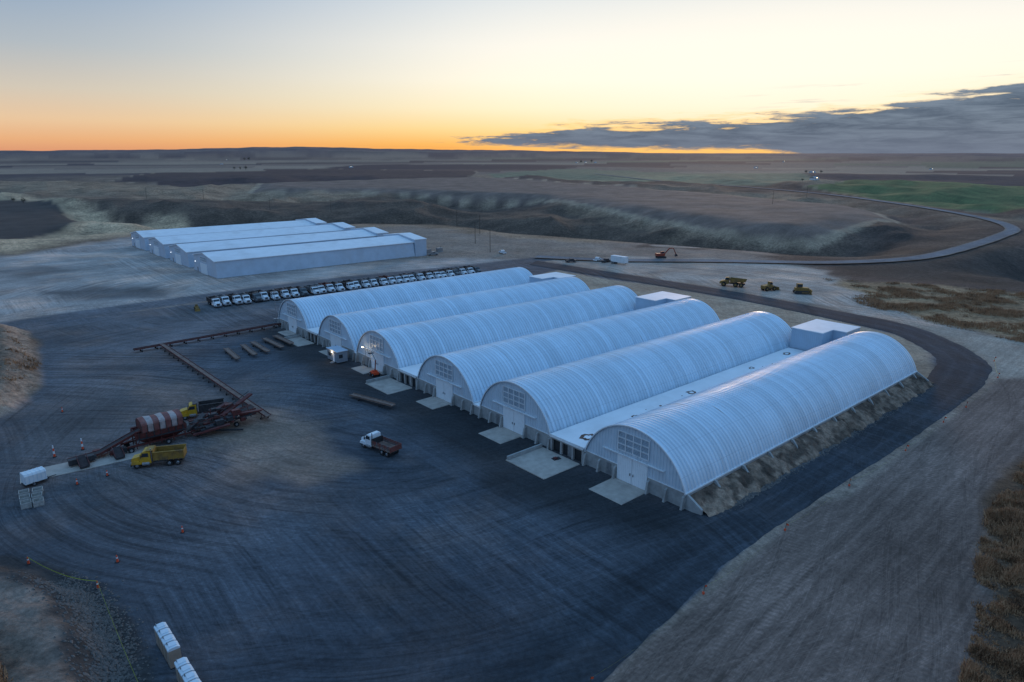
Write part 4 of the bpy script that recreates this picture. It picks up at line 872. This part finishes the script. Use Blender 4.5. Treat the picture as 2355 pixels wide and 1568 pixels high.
thing('box_trailer',[('box',bt_),('chassis',bc_)]+[wl_(x,y,.5,.4) for x in(-3.4,-2.4) for y in(-.95,.95)],(50,316.5),math.radians(-48),'white box trailer parked on the dirt lot','trailer')
def pickup(cm):
    b=M(); b.prism([(2.6,.45),(2.6,1.0),(1.4,1.15),(.9,1.8),(-.6,1.8),(-.7,1.15),(-2.7,1.15),(-2.7,.45)],-.95,.95,cm); b.box(-2.6,-.8,-.8,.8,1.151,1.17,'steel_dark')
    g_=M(); g_.add([(1.38,-.85,1.2),(1.38,.85,1.2),(.95,.8,1.76),(.95,-.8,1.76)],[(0,1,2,3)],'glass'); g_.box(-.5,.8,-.96,.96,1.25,1.65,'glass')
    return [('body',b),('window',g_)]+[wl_(x,y,.4,.26) for x in(1.7,-1.7) for y in(-.85,.85)]
PK=[((41,326.5),1.0,'truck_white','white pickup truck parked near the box trailer'),((44.5,322),.8,'steel_dark','dark pickup truck parked near the box trailer'),((28,322),.3,'steel_dark','dark pickup parked on the dirt lot'),((-4.9,351),2.0,'truck_white','white pickup parked beside the gravel track'),((-40,345),.4,'steel_grey','grey pickup parked near the warehouses')]
for p,a,cm,lb in PK: thing('pickup_truck',pickup(cm),p,a,lb,'pickup truck')
gen=M(); gen.box(-1.6,1.6,-.9,.9,.3,2.2,'steel_grey'); gen.box(-1.7,1.7,-1,1,0,.3,'concrete'); gen.cyl((.8,0,2.2),(.8,0,2.9),.1,.1,8,'steel_dark')
g1_=single('electrical_cabinet',gen,(-43.5,352),.7,'grey electrical cabinet on a concrete base','electrical cabinet','electrical cabinets behind the warehouses'); clone(g1_,(-38,357),.7); clone(g1_,(-47,358),.7)
# ------------------------------------------------------------------ farmhouses, far trees
def house():
    w=M(); w.box(-6,6,-4,4,0,3,'white_paint'); r=M(); r.prismx([(-4.5,2.9),(4.5,2.9),(0,5.4)],-6.5,6.5,'steel_grey'); wi=[]
    for x in(-3.5,0,3.5): q=M(); q.box(x-.6,x+.6,-4.06,-4.0,1,2.1,'glass'); wi.append(('window',q))
    lm_=M(); lm_.box(-.3,.3,-4.5,-4.1,3.2,3.7,'lamp_warm')
    return [('wall',w),('roof',r)]+wi+[('yard_lamp',lm_)]
f0=None
for x,y in[(700,1640),(716,1670),(470,1090),(-560,2450),(330,3600),(380,3650),(420,3560),(1500,3900),(-2100,5200),(900,2600),(1400,2350),(-1400,3400)]:
    if f0 is None: f0=thing('farmhouse',house(),(x,y,hz(x,y)),.2,'distant pale farmhouse with a lit yard lamp','house','scattered distant farmhouses')
    else: clone(f0,(x,y,hz(x,y)),random.random())
def tree(h,seed):
    rs=np.random.default_rng(seed); t=M(); t.cyl((0,0,0),(.2,.1,h*.45),.3,.18,7,'wood_pole')
    for i in range(5):
        a=i*1.3; t.cyl((.2,.1,h*.35),(math.cos(a)*h*.25,math.sin(a)*h*.25,h*.7),.14,.05,5,'wood_pole')
    c=M(); n=650
    for i in range(n):
        d=rs.normal(size=3); d/=np.linalg.norm(d); rr_=rs.uniform(.35,1)**.6; lob=1+.25*math.sin(d[0]*5+seed)+.2*math.sin(d[1]*7)
        p=Vector((d[0]*h*.33*rr_*lob,d[1]*h*.33*rr_*lob,h*.62+d[2]*h*.36*rr_*lob)); s_=rs.uniform(.25,.6)*h/9
        a=Vector(rs.normal(size=3)).normalized()*s_; b_=Vector(rs.normal(size=3)).normalized()*s_
        c.add([p,p+a,p+b_],[(0,1,2)],'leaf_dark')
    return [('trunk',t),('crown',c)]
tr0=thing('tree',tree(10,1),(-830,2150,hz(-830,2150)),0,'dark broadleaf tree on the open plain','tree','scattered distant trees')
for i,(x,y,s_) in enumerate([(-815,2155,1.2),(-860,2180,.9),(690,1650,.8),(730,1660,.8),(-520,740,.6),(-545,760,.5),(410,3640,1.5),(350,3580,1.4),(-1900,5100,2.2),(-1950,5150,2),(460,1110,.5)]):
    c=clone(tr0,(x,y,hz(x,y)),i); c.scale=(s_*1.3,s_*1.3,s_)
# ------------------------------------------------------------------ grass & stones (stuff)
def grassmat():
    m=bpy.data.materials.new('dry_grass'); m.use_nodes=True; b=NB(m.node_tree)
    P=b.n('ShaderNodeNewGeometry').outputs['Position']
    n1=b.noise(P,.35,3.0); n2=b.noise(P,6.0,1.0)
    c=b.ramp(b.m('ADD',b.m('MULTIPLY',n1,.6),b.m('MULTIPLY',n2,.4)),[(.36,(.08,.04,.022)),(.46,(.3,.155,.075)),(.55,(.52,.29,.15)),(.68,(.14,.08,.045))])
    p=b.n('ShaderNodeBsdfPrincipled',{'Base Color':c,'Roughness':.9}); b.n('ShaderNodeOutputMaterial',{0:p.outputs[0]}); MATS['dry_grass']=m
grassmat()
def tufts(name,poly,n,hmin,hmax,label,blades=7,clump=3.0,spread=.35,thr=.5):
    xs=[p[0] for p in poly];ys=[p[1] for p in poly]
    x=RNG.uniform(min(xs),max(xs),n*6);y=RNG.uniform(min(ys),max(ys),n*6)
    ok=(sdist(poly,x,y)<-.3); x=x[ok];y=y[ok]; d=fbm(x,y,clump,3,61); ok=d+RNG.uniform(-.1,.1,len(x))>thr; x=x[ok][:n];y=y[ok][:n]; d=d[ok][:n]
    N=len(x); z=height(x,y); k=blades
    bx=np.repeat(x,k)+RNG.normal(0,spread*.6,N*k); by=np.repeat(y,k)+RNG.normal(0,spread*.6,N*k); bz=np.repeat(z,k)-.03
    a=RNG.uniform(0,6.283,N*k); ln=np.repeat(RNG.uniform(hmin,hmax,N)*np.clip(.3+1.4*(d-.4)*3,.35,2),k)*RNG.uniform(.6,1.1,N*k)
    le=RNG.normal(0,.3,N*k)*ln; le2=RNG.normal(0,.3,N*k)*ln; w=.06+.05*RNG.random(N*k)
    V=np.zeros((N*k,3,3)); V[:,0]=np.stack([bx-np.cos(a)*w,by-np.sin(a)*w,bz],-1); V[:,1]=np.stack([bx+np.cos(a)*w,by+np.sin(a)*w,bz],-1); V[:,2]=np.stack([bx+le,by+le2,bz+ln],-1)
    me=bpy.data.meshes.new(name); nf=N*k; me.vertices.add(nf*3); me.vertices.foreach_set('co',V.astype(np.float32).ravel()); me.loops.add(nf*3); me.loops.foreach_set('vertex_index',np.arange(nf*3,dtype=np.int32)); me.polygons.add(nf); me.polygons.foreach_set('loop_start',np.arange(0,nf*3,3,dtype=np.int32)); me.update(calc_edges=True)
    me.materials.append(MATS['dry_grass']); o_=bpy.data.objects.new(name,me); COL.objects.link(o_); info(o_,label,'grass',kind='stuff')
tufts('dry_grass',[(95,110),(85,104),(68,88),(58,75),(50,63),(44,56),(38,46),(60,40),(100,80)],24000,.4,1.1,'tall dry golden grass and brush clumps beside dirt',8,2.8,.35,.42)
tufts('dry_grass',Z_L,20000,.5,1.0,'dry golden grass field beside the graded dirt',5,9,.6,.46)
tufts('dry_grass',[(-190,200),(-150,192),(-115,160),(-107,140),(-115,115),(-160,110)],4000,.3,.7,'sparse dry weeds on top of soil mound',6,5)
tufts('dry_grass',[(-80,62),(-56,62),(-46,52),(-42,42),(-80,40)],4000,.3,.6,'dark dry weeds on the gravel mound',6,4)
def stones(n,line,wid,label,smin=.06,smax=.2):
    m_=M(); pts=resample(np.array(line,float),200)
    for i in range(n):
        p=pts[random.randrange(200)]; x=p[0]+random.gauss(0,wid); y=p[1]+random.gauss(0,wid); s_=random.uniform(smin,smax); vv=[]
        for q in((1,0,0),(0,1,0),(-1,0,0),(0,-1,0),(0,0,.8),(0,0,-.6)): vv.append((x+q[0]*s_*random.uniform(.7,1.3),y+q[1]*s_*random.uniform(.7,1.3),q[2]*s_))
        m_.add(vv,[(0,1,4),(1,2,4),(2,3,4),(3,0,4),(1,0,5),(2,1,5),(3,2,5),(0,3,5)],'stone')
    V=np.array(m_.v); V[:,2]+=height(V[:,0],V[:,1])+.03; m_.v=[tuple(v) for v in V]
    single('gravel',m_,(0,0,0),0,label,'gravel',kind='stuff')
stones(5000,[(-55,71),(-49,67.5),(-43.5,62),(-38.5,55),(-35.5,48)],1.3,'loose dark gravel along the edge of mound')
stones(1200,[L2(2,-2.2),L2(88,-2.2)],.4,'loose stones at the foot of soil bank',.08,.3)
# ------------------------------------------------------------------ world
W=bpy.data.worlds.new('World'); SC.world=W; W.use_nodes=True; b=NB(W.node_tree)
D=b.n('ShaderNodeTexCoord').outputs['Generated']; dx,dy,dz=b.sep(D)[:3]
el=b.m('MULTIPLY',b.m('ARCSINE',dz),57.29578); azd=b.m('MULTIPLY',b.m('ARCTAN2',dx,dy),57.29578)
E=b.mr(el,0,60)
def st(l): return [(e/60,c) for e,c in l]
left=b.ramp(E,st([(0,(.68,.29,.16)),(.9,(.78,.41,.2)),(2.2,(.78,.54,.33)),(4.2,(.62,.55,.45)),(7,(.42,.47,.51)),(11,(.26,.37,.52)),(20,(.2,.36,.6)),(40,(.19,.41,.76)),(60,(.18,.42,.8))]))
cen=b.ramp(E,st([(0,(.92,.36,.06)),(.7,(1.0,.5,.1)),(1.8,(1.0,.7,.27)),(3.4,(1.0,.86,.55)),(5.5,(1.0,.93,.75)),(8,(.93,.9,.81)),(11.5,(.70,.75,.78)),(20,(.38,.52,.7)),(40,(.22,.43,.76)),(60,(.19,.43,.8))]))
back=b.ramp(E,st([(0,(.14,.2,.32)),(4,(.18,.25,.4)),(12,(.19,.32,.55)),(30,(.19,.39,.7)),(60,(.19,.43,.8))]))
wc=b.mr(azd,-36,4,0,1,True); wr=b.mr(azd,95,42,0,1,True); w1=b.m('MULTIPLY',wc,wr)
sky=b.mix(w1,left,cen)
bk=b.mr(b.m('ABSOLUTE',azd),60,120,0,1,True); sky=b.mix(bk,sky,back)
gl=b.m('MULTIPLY',b.mr(b.m('ABSOLUTE',b.m('SUBTRACT',azd,20.0)),32,0,0,1,True),b.mr(b.m('ABSOLUTE',b.m('SUBTRACT',el,6.5)),9,0,0,1,True))
sky=b.mix(b.m('MULTIPLY',gl,.7),sky,(1.04,.97,.83,1))
A01=b.mr(azd,-10,60)
def a(x):return (x+10)/70
top=b.m('MULTIPLY',b.ramp(A01,[(0,0.1),(a(-6),.13),(a(-3),.18),(a(3),.31),(a(10),.37),(a(18),.4),(a(25),.5),(a(30),.62),(a(36),.76),(a(60),.66)]),6.0)
lo=b.m('SUBTRACT',b.m('MULTIPLY',b.ramp(A01,[(0,.34),(a(-4),.27),(a(4),.22),(a(9),.2),(a(19),.2),(a(24),.1),(a(27),.0),(a(60),0.0)]),6.0),1.0)
n1=b.noise(b.comb(b.m('MULTIPLY',azd,.24),b.m('MULTIPLY',el,2.0),0.0),1.0,7.0,.66,.4); n2=b.noise(b.comb(b.m('MULTIPLY',azd,.06),b.m('MULTIPLY',el,1.3),4.0),1.0,3.0,.6,.2)
nn=b.m('ADD',b.m('MULTIPLY',b.m('SUBTRACT',n1,.5),3.0),b.m('MULTIPLY',b.m('SUBTRACT',n2,.5),1.8))
dd=b.m('ADD',b.m('SUBTRACT',top,el),nn)
dl=b.m('ADD',b.m('SUBTRACT',el,lo),b.m('MULTIPLY',b.m('SUBTRACT',n1,.5),1.6))
dm=b.m('MINIMUM',dd,dl)
den=b.mr(dm,-.1,.35,0,1,True)
act=b.m('MULTIPLY',b.mr(azd,-8,-3,0,1,True),b.mr(azd,110,70,0,1,True)); den=b.m('MULTIPLY',den,act)
rim=b.m('MULTIPLY',b.mr(dm,-.6,.0,0,1,True),b.mr(azd,-6,6,0,1,True))
sky=b.mix(b.m('MULTIPLY',rim,b.mr(el,4.5,.8,.05,.75)),sky,(1.08,.62,.16,1))
cc=b.mix(b.mr(n1,.38,.62,0,1),(.06,.105,.17,1),(.15,.21,.29,1)); cc=b.mix(b.mr(el,2.2,.1,0,.7),cc,(.12,.17,.255,1))
sky=b.mix(b.m('MULTIPLY',den,.96),sky,cc)
n3=b.noise(b.comb(b.m('MULTIPLY',azd,.12),b.m('MULTIPLY',el,2.6),9.0),1.0,5.0,.6,.3)
wsp=b.m('MULTIPLY',b.mr(n3,.56,.68,0,.5,True),b.m('MULTIPLY',b.mr(b.m('ABSOLUTE',b.m('SUBTRACT',el,b.mr(azd,5,36,2.6,5.2))),1.0,.2,0,1,True),b.mr(azd,12,26,0,1,True)))
sky=b.mix(b.m('MULTIPLY',wsp,act),sky,(.3,.32,.36,1))
bg=b.n('ShaderNodeBackground',{0:sky,1:1.06}); b.n('ShaderNodeOutputWorld',{0:bg.outputs[0]})
sl_=bpy.data.lights.new('sun','SUN'); sl_.energy=.7; sl_.angle=math.radians(10); sl_.color=(1,.66,.42); so=bpy.data.objects.new('sun',sl_); COL.objects.link(so)
azs,els=math.radians(18),math.radians(6.5); dv=Vector((math.sin(azs)*math.cos(els),math.cos(azs)*math.cos(els),math.sin(els))); so.rotation_euler=dv.to_track_quat('Z','Y').to_euler()
# ------------------------------------------------------------------ camera
cd=bpy.data.cameras.new('camera'); cd.lens=24; cd.sensor_width=36; cd.clip_start=.5; cd.clip_end=120000
co=bpy.data.objects.new('camera',cd); COL.objects.link(co); co.location=(0,0,50); co.rotation_euler=(math.radians(90-15.4),0,0); SC.camera=co
